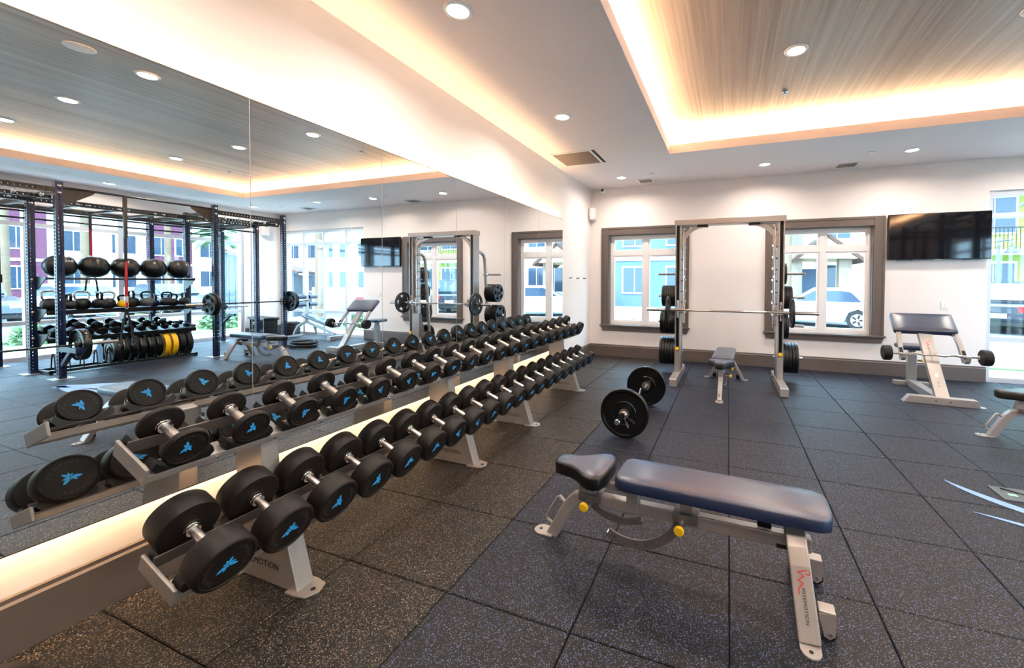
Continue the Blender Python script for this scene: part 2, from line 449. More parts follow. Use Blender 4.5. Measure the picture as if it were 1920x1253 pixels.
def downlights():
    ring = MB().lathe([(.070, .004), (.070, -.004), (.074, -.010), (.092, -.008), (.097, -.001), (.097, .004)], 28).mesh('trim_ring', 'trim_white', True)
    lens = MB().lathe([(0, -.003), (.071, -.003), (.071, .0), (0, 0)], 28).mesh('lens', 'lamp_lens', True)
    def one(label, x, y, z, w=DOWN_W):
        t = thing('downlight', label, 'ceiling light', (x, y, z), 0, 'round recessed downlights')
        place('trim_ring', ring, t); place('lens', lens, t)
        area(t, (0, 0, -.014), (0, 0, 0), .13, .13, w, (1, .91, .81), math.radians(160), 'DISK')
    for lb, x, y in (('nearest the viewer', .77, 2.27), ('above the middle of the dumbbell racks', .76, 4.1), ('in the corner by the security camera', .735, 6.8)):
        one('round downlight over the mirror wall, '+lb, x, y, ZC)
    one('round downlight over the mirror wall, behind the viewer', .77, .45, ZC)
    for lb, x, y in (('above the smith machine', 2.98, 6.76), ('above the television', 4.79, 6.7), ('above the tall corner windows', 6.37, 6.6), ('in the corner behind the blue rig', 8.42, 6.5)):
        one('round downlight along the window wall, '+lb, x, y, ZC)
    for lb, y in (('by the second rig bay', 4.05), ('past the rig shelves', 2.0), ('at the near end', -.1)):
        one('round downlight above the window side of the rig, '+lb, 8.4, y, ZC)
    for i, x in enumerate((3.02, 4.63, 6.28)):
        for j, y in enumerate((4.05, 2.33, .6, -.9)):
            one('downlight in the wood ceiling, %s row from the television wall, %s from the mirror' % (ORD[j], ORD[i]), x, y, ZW)
downlights()
# ------------------------------------------------------------------ windows
def window_unit(name, x0, x1, z0, z1, ztr):
    # vinyl window with a mullion and a transom, set into the back wall, taupe casing inside
    w = struct(MB().box(x0, x1, YB+.09, YB+.16, z0, z0+.06).box(x0, x1, YB+.09, YB+.16, z1-.06, z1).box(x0, x0+.06, YB+.09, YB+.16, z0+.06, z1-.06).box(x1-.06, x1, YB+.09, YB+.16, z0+.06, z1-.06).build(name, 'vinyl_white'))
    xm = (x0+x1)/2+.02; m = .045
    MB().box(xm-m, xm+m, YB+.09, YB+.16, z0+.06, z1-.06).build('mullion', 'vinyl_white', w, bevel=.004)
    for a, b in ((x0+.06, xm-m), (xm+m, x1-.06)):
        MB().box(a, b, YB+.09, YB+.16, ztr-.045, ztr+.045).build('transom', 'vinyl_white', w)
        for c, d in ((z0+.06, ztr-.045), (ztr+.045, z1-.06)):
            s = MB(); f = .028
            s.box(a, b, YB+.1, YB+.145, c, c+f).box(a, b, YB+.1, YB+.145, d-f, d).box(a, a+f, YB+.1, YB+.145, c+f, d-f).box(b-f, b, YB+.1, YB+.145, c+f, d-f)
            s.build('sash', 'vinyl_white', w)
            MB().box(a+f, b-f, YB+.12, YB+.124, c+f, d-f).build('pane', 'pane_glass', w)
    cs = .145; t = .028
    MB().box(x0-cs, x0, YB-t, YB, z0-.0, z1+cs).build('casing_side', 'taupe', w, bevel=.004)
    MB().box(x1, x1+cs, YB-t, YB, z0-.0, z1+cs).build('casing_side', 'taupe', w, bevel=.004)
    MB().box(x0, x1, YB-t, YB, z1, z1+cs-.04).build('casing_head', 'taupe', w, bevel=.004)
    MB().box(x0, x1, YB-t-.008, YB, z1+cs-.04, z1+cs).build('casing_crown', 'taupe', w, bevel=.004)
    for a, b in ((x0-cs, x0-cs+.03), (x1+cs-.03, x1+cs)): MB().box(a, b, YB-t-.008, YB-t, z0, z1+cs-.04).build('casing_band', 'taupe', w, bevel=.003)
    # jamb lining
    MB().box(x0-.002, x0+.012, YB-.005, YB+.09, z0, z1).box(x1-.012, x1+.002, YB-.005, YB+.09, z0, z1).box(x0, x1, YB-.005, YB+.09, z1-.012, z1+.002).build('jamb', 'taupe', w)
    MB().box(x0-cs-.02, x1+cs+.02, YB-.07, YB+.09, z0-.025, z0+.003).build('sill', 'taupe', w, bevel=.005)
    MB().prism([(x0-cs-.005, z0-.025), (x1+cs+.005, z0-.025), (x1+cs-.03, z0-.115), (x0-cs+.03, z0-.115)], -.03, 0, T(0, YB-.03, 0) @ rot('X', 90)).build('apron', 'taupe', w, bevel=.004)
window_unit('window_1', .31, 1.672, .61, 2.335, 1.99)
window_unit('window_2', 3.21, 4.61, .61, 2.335, 1.99)
def storefront(name, cuts, z0, z1, ztr, zlow, axis):
    # aluminium curtain glazing; cuts are the mullion positions along the wall
    d0, d1, m = .04, .15, .035
    def bx(mb, a, b, c, d, e0=d0, e1=d1):
        if axis == 'x': mb.box(a, b, YB+e0, YB+e1, c, d)
        else: mb.box(XR+e0, XR+e1, a, b, c, d)
        return mb
    a0, a1 = cuts[0], cuts[-1]
    f = MB(); bx(f, a0, a1, z0, z0+.07); bx(f, a0, a1, z1-.07, z1)
    w = struct(f.build(name, 'alum_white'))
    for i, c in enumerate(cuts):
        lo, hi = (c, c+.06) if i == 0 else ((c-.06, c) if i == len(cuts)-1 else (c-m, c+m))
        bx(MB(), lo, hi, z0+.07, z1-.07).build('mullion', 'alum_white', w)
    for i in range(len(cuts)-1):
        a = cuts[i]+(.06 if i == 0 else m); b = cuts[i+1]-(.06 if i == len(cuts)-2 else m)
        bx(MB(), a, b, ztr-.035, ztr+.035).build('transom', 'alum_white', w)
        bx(MB(), a, b, zlow-.035, zlow+.035).build('rail', 'alum_white', w)
        for c, d in ((z0+.07, zlow-.035), (zlow+.035, ztr-.035), (ztr+.035, z1-.07)):
            bx(MB(), a, b, c, d, .09, .096).build('pane', 'pane_glass', w)
    return w
storefront('window_3', [6.0, 6.64, 7.43, 8.19, 8.88], 0.0, 2.775, 2.42, .63, 'x')
storefront('window_4', [-1.2, -.1, 1.03, 2.15, 3.28, 4.45, 5.55, 6.65], 0.0, 2.76, 2.40, .66, 'y')
def portal(loc, rotv, sx, sy):
    l = bpy.data.lights.new('portal', 'AREA'); l.shape = 'RECTANGLE'; l.size = sx; l.size_y = sy
    l.cycles.is_portal = True
    o = bpy.data.objects.new('portal', l); COL.objects.link(o); o.location = loc; o.rotation_euler = rotv
portal((.99, YB+.19, 1.47), (PI/2, 0, PI), 1.36, 1.72); portal((3.91, YB+.19, 1.47), (PI/2, 0, PI), 1.4, 1.72)
portal((7.44, YB+.19, 1.39), (PI/2, 0, PI), 2.88, 2.77); portal((XR+.19, 2.72, 1.38), (PI/2, 0, PI/2), 7.85, 2.76)
# ------------------------------------------------------------------ mirror wall
def mirrors():
    y = -.337; k = 0
    names = ['just behind the viewer', 'nearest the viewer', 'second from the viewer', 'third from the viewer', 'fourth from the viewer', 'fifth from the viewer', 'at the far end by the hooks']
    ys = [-.337, .565, 1.467, 2.369, 3.271, 4.173, 5.075, 5.947]
    for i in range(7):
        a, b = ys[i]+.0012, ys[i+1]-.0012
        t = thing('mirror_panel', 'tall frameless wall mirror panel %s' % names[i], 'mirror', (0, a, .41), 0, 'mirror panels along the dumbbell wall')
        MB().box(-.006, 0, 0, b-a, 0, 2.015).build('glass', 'mirror', t)
        MB().box(XL, -.0065, .06 if i == 0 else .0, (b-a)-(.03 if i == 6 else .0), .056, 1.962).build('backing', 'trim_white', t)
        if i < 6: MB().box(-.0065, .0006, b-a-.0016, b-a+.0016, 0, 2.015).build('seam_strip', 'silver', t)
        MB().box(-.0075, .0015, 0, b-a, -.006, 0).build('edge_channel', 'silver_dark', t)
        MB().box(-.0075, .0015, 0, b-a, 2.015, 2.021).build('edge_channel', 'silver_dark', t)
    ln = 5.947+.337; ym = (5.947-.337)/2
    for up in (1, 0):
        z = 2.376 if up else .462
        t = thing('led_strip', 'warm light strip hidden behind the %s edge of the mirror' % ('top' if up else 'bottom'), 'light strip', (-.033, ym, z), PI/2)
        MB().box(-ln/2+.04, ln/2-.04, -.01, .01, -.003, .003).build('diode_tape', 'led_warm', t)
        area(t, (0, 0, .006 if up else -.006), (PI, 0, 0) if up else (0, 0, 0), ln-.08, .02, MIRROR_W*ln*(1 if up else .5), WARM, math.radians(115))
mirrors()
# ------------------------------------------------------------------ ceiling and wall fittings
def fittings():
    def grille(label, x0, x1, y0, y1, n, fr=.03):
        t = thing('air_grille', label, 'air vent', ((x0+x1)/2, (y0+y1)/2, ZC), 0)
        w, d = (x1-x0)/2, (y1-y0)/2
        MB().box(-w-fr, w+fr, -d-fr, -d, -.01, 0).box(-w-fr, w+fr, d, d+fr, -.01, 0).box(-w-fr, -w, -d, d, -.01, 0).box(w, w+fr, -d, d, -.01, 0).build('frame', 'trim_white', t, bevel=.003)
        MB().box(-w, w, -d, d, -.002, 0).build('backing', 'vent_tan', t)
        sl = MB().box(-w, w, -.0045, .0045, -.001, .001, rot('X', 35)).mesh('slat', 'vent_tan')
        for i in range(n): place('slat', sl, t, (0, -d+(i+.5)*2*d/n, -.005))
        return t
    t = grille('large square return air grille in the ceiling over the far dumbbell rack', .112, .672, 5.263, 5.835, 26)
    MB().box(.31, .35, -.29, .29, -.004, 0).build('slot_gap', 'dark', t)
    grille('small ceiling air vent by the security camera corner', .98, 1.2, 7.03, 7.27, 9, .025)
    grille('small ceiling air vent in front of the television', 4.03, 4.28, 7.1, 7.33, 9, .025)
    grille('small ceiling air vent above the tall corner windows', 7.2, 7.45, 6.95, 7.2, 9, .025)
    def disc(name, label, cat, x, y, z, r, h, mat='trim_white'):
        t = thing(name, label, cat, (x, y, z)); MB().lathe([(0, 0), (r, 0), (r, -h*.5), (r*.85, -h), (0, -h)], 20).build('cover', mat, t, smooth=True)
        return t
    for lb, x, y, z in (('near the small vent by the camera corner', 1.26, 6.73, ZC), ('beside the vent before the television', 4.31, 6.62, ZC), ('in the strip above the rig', 8.3, 5.2, ZC), ('above the corner windows', 7.8, 6.75, ZC), ('above the middle of the rig', 8.0, 3.2, ZC)):
        disc('sprinkler_cover', 'small round white sprinkler cover '+lb, 'sprinkler', x, y, z, .042, .012)
    for lb, x, y in (('nearest the mirror', 3.03, 4.87), ('farthest from the mirror', 6.4, 4.9)):
        t = disc('fire_sprinkler', 'small chrome sprinkler in the wood ceiling '+lb, 'sprinkler', x, y, ZW, .035, .012, 'chrome')
        MB().lathe([(0, -.012), (.012, -.012), (.012, -.03), (.022, -.032), (.022, -.036), (0, -.036)], 12).build('deflector', 'chrome', t, smooth=True)
    t = disc('ceiling_speaker', 'round white ceiling speaker in the wood panel', 'speaker', 2.94, 1.85, ZW, .1, .01)
    # security camera
    t = thing('security_camera', 'small white dome security camera in the wall corner', 'camera', (.206, YB, 3.19), 0)
    M = T(0, 0, 0) @ rot('X', 90)
    MB().lathe([(0, 0), (.05, 0), (.05, .03), (.035, .045), (0, .045)], 20, M).build('base', 'trim_white', t, smooth=True)
    MB().lathe([(0, .12), (.02, .118), (.042, .1), (.05, .075), (.042, .05), (.02, .035), (0, .03)][::-1], 20, M).build('body', 'trim_white', t, smooth=60)
    MB().lathe([(0, .116), (.021, .116), (.024, .121), (0, .124)], 16, T(0, 0, -.004) @ M).build('lens', 'black_gloss', t, smooth=True)
    for lb, p, rz in (('high in the corner beside the left window', (XL, 7.42, 2.63), 0), ('high on the wall behind the blue rig', (XR, 7.12, 2.62), PI)):
        t = thing('wall_speaker', 'white wall mounted loudspeaker '+lb, 'speaker', p, rz)
        MB().pad(rrect(.1, .16, .02), 0, .23, .015, T(.075, 0, 0)).build('cabinet', 'trim_white', t, smooth=True)
        MB().box(0, .03, -.03, .03, .06, .16).build('bracket', 'trim_white', t)
        MB().prism(rrect(.13, .2, .015), 0, .004, T(.126, 0, .115) @ rot('Y', 90) @ rot('Z', 90)).build('grille', 'ceiling_paint', t)
    for i, y in enumerate((6.38, 6.74, 7.1)):
        t = thing('coat_hook', 'small dark coat hook on the white wall, %s from the mirror' % ORD[i], 'hook', (XL, y, 1.5), 0, 'three hooks beside the mirror')
        MB().lathe([(0, 0), (.02, 0), (.02, .006), (0, .008)], 14, rot('Y', 90)).build('plate', 'chrome', t)
        MB().tube([(.005, 0, .0), (.03, 0, -.008), (.045, 0, .0), (.05, 0, .02)], .006, 8).build('prong', 'black_steel', t, smooth=True)
    t = thing('light_switch', 'white double rocker light switch under the television', 'switch', (5.502, YB, 1.113))
    MB().prism(rrect(.085, .118, .008), 0, .007, rot('X', 90)).build('plate', 'trim_white', t, bevel=.002)
    for s in (-1, 1): MB().box(s*.02-.014, s*.02+.014, -.012, -.006, -.033, .033).build('rocker', 'trim_white', t, bevel=.002)
    t = thing('wall_outlet', 'white wall outlet low beside the tall corner windows', 'outlet', (8.97, YB, .4))
    MB().prism(rrect(.075, .118, .008), 0, .007, rot('X', 90)).build('plate', 'trim_white', t, bevel=.002)
    # television
    t = thing('television', 'black flat screen television mounted on the wall', 'television', (5.385, YB, 1.79))
    MB().box(-.2, .2, -.04, 0, .2, .5).build('wall_mount', 'black_steel', t)
    MB().box(-.611, .611, -.085, -.04, 0, .69).build('case', 'black_plastic', t, bevel=.004)
    MB().box(-.603, .603, -.087, -.084, .012, .682).build('screen', 'tv_screen', t)
    MB().box(-.04, .04, -.089, -.085, -.006, .004).build('badge', 'silver', t)
    for s in (-1, 1): MB().box(s*.4-.1, s*.4+.1, -.078, -.05, -.006, 0).build('vent', 'black_gloss', t)
    # floor box lid and the painted floor emblem
    t = thing('floor_outlet', 'metal floor outlet lid set into the rubber tiles', 'outlet', (4.39, 3.55, 0), .0)
    MB().prism(rrect(.36, .2, .01), 0, .006).build('lid', 'grey_plate', t, bevel=.002)
    for s in (-1, 1): MB().prism(rrect(.05, .035, .012), .006, .009, T(-.1+.07*(s+1)/2, .02*s, 0)).build('latch', 'chrome', t)
    MB().box(-.14, -.0, -.008, .008, .006, .012, rot('Z', -30)).build('flap', 'black_plastic', t)
    t = thing('floor_emblem', 'pale blue swoosh emblem printed on the rubber floor', 'floor decal', (4.5, 3.2, .0012))
    def blade(pts, wd):
        n = len(pts); P = [Vector((p[0]-4.5, p[1]-3.2)) for p in pts]; l, r = [], []
        for i in range(n):
            d = (P[min(i+1, n-1)]-P[max(i-1, 0)]).normalized(); nn = Vector((-d.y, d.x)); u = i/(n-1); w = wd*math.sin(PI*min(1, u*1.15+.02)/1.2)*.5+.001
            l.append(tuple(P[i]+nn*w)); r.append(tuple(P[i]-nn*w))
        return l+r[::-1]
    def curve(a, b, c, n=14): return [((1-u)**2*a[0]+2*u*(1-u)*b[0]+u*u*c[0], (1-u)**2*a[1]+2*u*(1-u)*b[1]+u*u*c[1]) for u in [i/n for i in range(n+1)]]
    for a, b, c, w in (((3.97, 3.65), (4.08, 3.36), (4.75, 2.98), .07), ((3.935, 3.197), (4.2, 3.1), (4.9, 2.8), .04), ((4.6, 3.1), (5.2, 3.0), (5.9, 2.6), .3), ((4.8, 2.7), (5.3, 2.55), (5.9, 2.62), .16)):
        MB().prism(blade(curve(a, b, c), w)[::-1], 0, .0015).build('stroke', 'decal_blue', t)
fittings()

# ================================================================== dumbbell racks
TILT = math.radians(22)
DX, DZ = math.cos(TILT), -math.sin(TILT)          # along a dumbbell, towards the room
NX, NZ = math.sin(TILT), math.cos(TILT)           # up from a shelf
UP_C, LO_C = (.392, .765), (.555, .358)           # shelf middles (x, z)
SHELF_M = {}
def shelf_matrix(c):                               # local: x along the dumbbell, y along the wall, z up from the shelf
    return Matrix(((DX, 0, NX, c[0]), (0, 1, 0, 0), (DZ, 0, NZ, c[1]), (0, 0, 0, 1)))
def make_rack(label, y0):
    LN = 2.3
    t = thing('dumbbell_rack', label, 'rack', (0, y0, 0), 0, 'two tier dumbbell racks')
    for nm, c, half in (('upper', UP_C, .10), ('lower', LO_C, .10)):
        M = shelf_matrix(c)
        # rear rail: angle, front rail: channel with lip
        sh = MB().box(-.066, -.060, .012, LN-.012, -.034, .020, M).box(-half-.015, -.060, .012, LN-.012, -.034, -.0285, M).build('rear_rail', 'silver_dark', t, bevel=.002)
        sf = MB().box(half-.075, half+.002, .012, LN-.012, -.034, -.0285, M).box(half-.004, half+.002, .012, LN-.012, -.062, -.034, M).box(half-.075, half-.069, .012, LN-.012, -.062, -.034, M).build('front_rail', 'silver', t, bevel=.002)
        for y in (0, LN-.012): MB().box(-half-.018, half+.006, y, y+.012, -.064, .002, M).build('end_plate', 'silver', t, bevel=.004)
        for i in range(9):
            y = .23+i*.23
            MB().lathe([(0, 0), (.007, 0), (.006, .005), (0, .006)], 8, M @ T(half+.002, y, -.047) @ rot('Y', 90)).build('bolt', 'chrome', sf, smooth=True)
        # moulded saddles under both heads of every dumbbell
        for i in range(10):
            y = .115+i*.2305
            for xx, w in ((-.118, .05), (.052, .052)):
                out = [(-.085, 0), (.085, 0), (.098, .022)] + [(p[0], p[1]) for p in arc(0, .1105, .108, -36, -144, 8)] + [(-.098, .022)]
                MB().prism(out, 0, w, M @ T(xx, y, -.0285) @ Matrix(((0, 0, 1, 0), (1, 0, 0, 0), (0, 1, 0, 0), (0, 0, 0, 1)))).build('saddle', 'black_plastic', t)
    for y in (.47, LN-.47):
        # leg plate: broad at the floor, leaning back to the upper shelf
        out = [(.27, 0), (.665, 0), (.665, .01), (.545, .32), (.60, .345), (.46, .40), (.44, .70), (.32, .745), (.24, .70), (.215, .06)]
        prof = [(.25, .0), (.66, .0), (.565, .30), (.44, .345), (.415, .715), (.295, .765), (.225, .74)]
        M = Matrix(((1, 0, 0, 0), (0, 0, 1, y-.04), (0, 1, 0, 0), (0, 0, 0, 1)))
        lg = MB().prism(prof[::-1], 0, .08, M).build('leg', 'silver', t, bevel=.005)
        MB().prism([(.60, -.06), (.66, -.06), (.72, -.05), (.745, -.0), (.72, .05), (.66, .06), (.60, .06)], 0, .008, T(0, y, 0)).build('foot_plate', 'silver', lg, bevel=.002)
        MB().prism([(.20, -.06), (.28, -.06), (.28, .06), (.20, .06)], 0, .008, T(0, y, 0)).build('foot_plate', 'silver', lg, bevel=.002)
        MB().lathe([(0, .008), (.011, .008), (.011, .0095), (0, .0095)], 10, T(.705, y, 0)).build('bolt_hole', 'dark', lg)
        tx = MB(); text_line(tx, 'FREEMOTION', .042, T(.265, y-.0405, .075) @ rot('X', 90)); tx.build('lettering', 'black_print', lg)
    return t
make_rack('long two tier steel dumbbell rack nearest the viewer', .82)
make_rack('long two tier steel dumbbell rack at the far end of the mirror', 3.125)
def emblem(mb, s, M):          # a bird with raised feathers
    for ang, ln, w in ((28, 1.0, .34), (62, .72, .22), (152, 1.0, .34), (186, .68, .26), (238, .8, .3), (276, .55, .22), (325, .42, .18), (100, .35, .14)):
        pts = [(0, 0), (ln*.35, -w*.55), (ln*.75, -w*.4), (ln, 0), (ln*.7, w*.45), (ln*.3, w*.4)]
        mb.prism(pts, 0, .012, M @ Matrix.Scale(s, 4) @ rot('Z', ang) @ T(.04, 0, 0))
    return mb
def make_dumbbell(D, th, hl):   # head diameter, head thickness, handle length; axis = local x
    t = thing('dumbbell', 'x', 'dumbbell', (0, 0, 0), 0, 'round rubber dumbbells on the two racks')
    R = D/2; face = hl/2+th
    prof = [(0, 0), (R*.30, 0), (R*.32, .003), (R*.9, .003), (R*.97, .006), (R, .014), (R, th-.012), (R*.97, th-.004), (R*.92, th), (R*.86, th), (R*.84, th-.003), (0, th-.003)]
    for s in (1, -1):
        M = Matrix.Scale(1, 4) @ (rot('Y', 90) if s > 0 else rot('Z', 180) @ rot('Y', 90)) @ T(0, 0, hl/2)
        h = MB().lathe(prof, 40, M).build('head', 'black_rubber', t, smooth=True)
        Mf = M @ T(0, 0, th-.003) @ rot('Z', 90)
        em = MB(); emblem(em, R*.37, Mf @ rot('Z', random.uniform(0, 360))); em.build('emblem', 'logo_blue', h)
        tx = MB(); o = random.uniform(0, 360); sz = R*.19
        text_arc(tx, 'AMERICAN', sz, R*.60, o, Mf, spread=1.25); tx.build('lettering', 'grey_print', h)
        tx = MB(); text_arc(tx, 'BARBELL', sz, R*.60, o+180, Mf, spread=1.3); tx.build('lettering', 'grey_print', h)
        MB().lathe([(.016, -.02), (.024, -.02), (.026, -.014), (.026, -.010), (.023, -.008), (.026, -.005), (.026, .003), (.0, .003)], 20, M).build('collar', 'chrome', t, smooth=True)
    MB().lathe([(.0145, -hl/2+.015), (.0165, -hl/4), (.0175, 0), (.0165, hl/4), (.0145, hl/2-.015)], 20, rot('Y', 90)).build('handle', 'knurl', t, smooth=True)
    return t
def dumbbells():
    for tier, c in (('upper', UP_C), ('lower', LO_C)):
        M = shelf_matrix(c)
        for i in range(20):
            k = i//2
            if i % 2 == 0:
                if tier == 'upper':
                    D = (.150, .150, .150, .152, .154, .157, .172, .174, .176, .178)[k]; th = (.030, .036, .042, .047, .052, .056, .060, .063, .066, .069)[k]
                else:
                    D = (.208, .206, .203, .200, .196, .192, .188, .184, .180, .178)[k]; th = (.104, .101, .097, .093, .089, .085, .081, .078, .075, .072)[k]
                src = make_dumbbell(D, th, .14 if tier == 'lower' else .15)
                o = src
            else: o = copy_tree(src)
            off = D/2-.026
            y = .82+.115+.2305*(i % 10) if i < 10 else 3.125+.115+.2305*(i-10)
            p = M @ Vector((0, 0, off)); o.location = (p.x, y, p.z); o.rotation_euler = (random.uniform(0, 0), TILT, 0)
            o['label'] = 'round black rubber dumbbell with blue emblem, %s from the near end of the %s tier' % (ORD[i], tier)
dumbbells()
# black rubber head peeking in at the bottom corner of the view
def corner_ball():
    t = thing('slam_ball', 'top of a small black ball on the floor at the lower left corner', 'ball', (.37, .50, 0))
    n = 16; MB().lathe([(.11*math.sin(PI*i/n) if 0 < i < n else 0, .11-.11*math.cos(PI*i/n)) for i in range(n+1)], 28).build('shell', 'black_rubber', t, smooth=80)
    MB().lathe([(.1085, .104), (.111, .107), (.111, .113), (.1085, .116)], 28).build('seam', 'black_plastic', t, smooth=True)
corner_ball()

# ================================================================== adjustable benches
def knob(parent, p, d, nm='pull_knob'):      # yellow pull pin, d = direction
    d = Vector(d).normalized(); p = Vector(p)
    MB().cyl(p, p+d*.05, .013, n=12).build('pin_sleeve', 'chrome', parent, smooth=True)
    q = d.to_track_quat('Z', 'Y').to_matrix().to_4x4(); q.translation = p+d*.05
    MB().lathe([(0, 0), (.013, 0), (.022, .006), (.024, .018), (.021, .024), (0, .026)], 18, q).build(nm, 'yellow', parent, smooth=True)
def make_bench(label, loc, rz, pad_mat='blue_vinyl'):
    # local x runs from the seat foot to the head end, y across
    t = thing('weight_bench', label, 'bench', loc, rz, 'adjustable weight benches')
    # spine: rises from the seat foot in a curve, then runs level
    path = [(.062, 0, .0), (.10, 0, .07), (.143, 0, .15), (.178, 0, .205), (.212, 0, .238), (.255, 0, .252), (.32, 0, .256), (1.34, 0, .268)]
    MB().rect(path, .052, .062).build('spine', 'silver', t, bevel=.006)
    MB().prism(arc(-.005, 0, .045, 90, 270, 10)+[(.07, -.04), (.07, .04)], 0, .009).build('foot_plate', 'silver', t, bevel=.002)
    MB().lathe([(0, .009), (.009, .009), (.009, .0105), (0, .0105)], 10, T(-.012, 0, 0)).build('bolt_hole', 'dark', t)
    MB().tube([(.07, 0, .055), (.028, 0, .075), (.024, 0, .095), (.095, 0, .215), (.108, 0, .222), (.14, 0, .195)], .008, 8).build('carry_handle', 'silver', t, smooth=True)
    # head end arch: two splayed legs
    for s in (-1, 1):
        pts = [(1.27, 0, .335), (1.27, s*.03, .333), (1.272, s*.06, .318), (1.276, s*.085, .29), (1.284, s*.12, .235), (1.2993, s*.1878, .1), (1.31, s*.235, .006)]
        lg = MB().sweep(pts, [(-.02, -.04), (.02, -.04), (.02, .04), (-.02, .04)], (1, 0, 0)).build('leg', 'silver', t, bevel=.006)
        a = [(1.271, .225*s), (1.349, .225*s)] + [(1.31+.039*math.cos(math.radians(q)), s*(.265+.045*math.sin(math.radians(q)))) for q in (15, 40, 65, 90, 115, 140, 165)]
        if s > 0: a = a[:2]+a[2:]
        else: a = a[::-1]
        MB().prism(a, 0, .009).build('foot_plate', 'silver', lg, bevel=.002)
        MB().lathe([(0, .009), (.008, .009), (.008, .0105), (0, .0105)], 10, T(1.31, s*.28, 0)).build('bolt_hole', 'dark', lg)
        # transport wheel bracket on the outer side
        MB().box(1.345, 1.405, s*.165-.028, s*.165+.028, .075, .12).build('wheel_bracket', 'silver', lg, bevel=.004)
        MB().prism([(1.345, .105), (1.405, .12), (1.405, .03), (1.385, .012), (1.365, .02)], -.003, .003, T(0, s*.165-.027, 0) @ rot('X', 90)).build('bracket_cheek', 'silver', lg)
        MB().cyl((1.385, s*.165-.022, .03), (1.385, s*.165+.022, .03), .026, n=18).build('wheel', 'black_rubber', lg, smooth=True)
        MB().cyl((1.385, s*.165-.034, .035), (1.385, s*.165-.03, .035), .008, n=10).build('bolt', 'chrome', lg)
        if s < 0:    # lettering on the leg facing the seat end's left
            p0, p1 = Vector((1.284, -.12, .235)), Vector((1.31, -.235, .006)); d = (p1-p0).normalized()
            up = Vector((1, 0, 0)); up = (up - d*up.dot(d)).normalized(); nn = d.cross(up)
            M = Matrix((d, up, nn)).transposed().to_4x4(); M.translation = p0 + nn*.0215
            if nn.y > 0: M = Matrix((d, -up, -nn)).transposed().to_4x4(); M.translation = p0 - nn*.0215
            tx = MB(); text_line(tx, 'FREEMOTION', .019, M @ T(.075, -.006, 0)); tx.build('lettering', 'black_print', lg)
            rd = MB(); zz = [(.012, .022), (.02, -.012), (.034, .008), (.05, -.016), (.058, .002), (.078, -.016), (.098, -.017)]
            for (xa, ya), (xb, yb) in zip(zz, zz[1:]):
                v = Vector((xb-xa, yb-ya)); rd.box(0, v.length, -.0018, .0018, 0, .0006, M @ T(xa, ya, 0) @ rot('Z', math.degrees(math.atan2(v.y, v.x))))
            for (xa, ya), (xb, yb) in zip(arc(.02, .024, .008, -60, 150, 6), arc(.02, .024, .008, -60, 150, 6)[1:]):
                v = Vector((xb-xa, yb-ya)); rd.box(0, v.length, -.0015, .0015, 0, .0006, M @ T(xa, ya, 0) @ rot('Z', math.degrees(math.atan2(v.y, v.x))))
            rd.build('emblem', 'red_print', lg)
    MB().prism(rrect(.09, .082, .01), .335, .343, T(1.268, 0, 0)).build('arch_cap', 'silver', t, bevel=.004)
    # rubber stops
    MB().box(1.12, 1.18, -.03, .03, .31, .345).build('rest_block', 'black_rubber', t, bevel=.006)
    MB().box(1.2, 1.25, -.03, .03, .235, .252).build('rubber_pad', 'black_rubber', t)
    # seat
    half = [(.09, .0), (.092, .03), (.105, .052), (.14, .062), (.20, .072), (.25, .1), (.29, .135), (.325, .155), (.36, .158), (.39, .14), (.405, .10), (.41, .05)]
    out = [(x, -y) for x, y in half] + [(x, y) for x, y in half[::-1][:-1]]
    ss = MB().pad(out, .372, .446, .016, crown=.004).build('seat', 'black_vinyl', t, smooth=50)
    inner = [(.262+(x-.262)*.955, y*.93) for x, y in out]
    MB().pad(inner, .43, .4475, .01, crown=.004).build('seat_cover', pad_mat, ss, smooth=50)
    # back pad
    out = [(.455, -.06), (.462, -.105), (.49, -.13), (.55, -.136), (1.3, -.136), (1.36, -.13), (1.4, -.105), (1.412, -.06), (1.412, .06), (1.4, .105), (1.36, .13), (1.3, .136), (.55, .136), (.49, .13), (.462, .105), (.455, .06)]
    MB().pad(out, .39, .456, .016, crown=.003).build('backrest', pad_mat, t, smooth=50)
    # frame under the pads
    MB().box(.5, .56, -.034, .034, .235, .39).build('pivot_upright', 'silver', t, bevel=.005)
    MB().rect([(.34, 0, .36), (.40, 0, .345), (.53, 0, .335)], .03, .035).build('seat_arm', 'silver', t, bevel=.004)
    MB().prism([(.23, .25), (.33, .25), (.33, .30), (.31, .372), (.25, .372), (.23, .30)], -.03, .03, rot('X', 90)).build('seat_bracket', 'silver', t, bevel=.004)
    MB().box(.24, .36, -.055, .055, .255, .292).build('pin_bracket', 'silver_dark', t, bevel=.004)
    MB().prism([(.72, .39), (.90, .39), (.87, .375), (.835, .35), (.83, .29), (.775, .29), (.77, .35), (.75, .375)], -.03, .03, rot('X', 90)).build('back_bracket', 'silver', t, bevel=.003)
    MB().box(.74, .86, -.055, .055, .258, .3).build('pin_bracket', 'silver_dark', t, bevel=.004)
    MB().box(.55, 1.3, -.05, .05, .378, .39).build('pad_board', 'black_plastic', t)
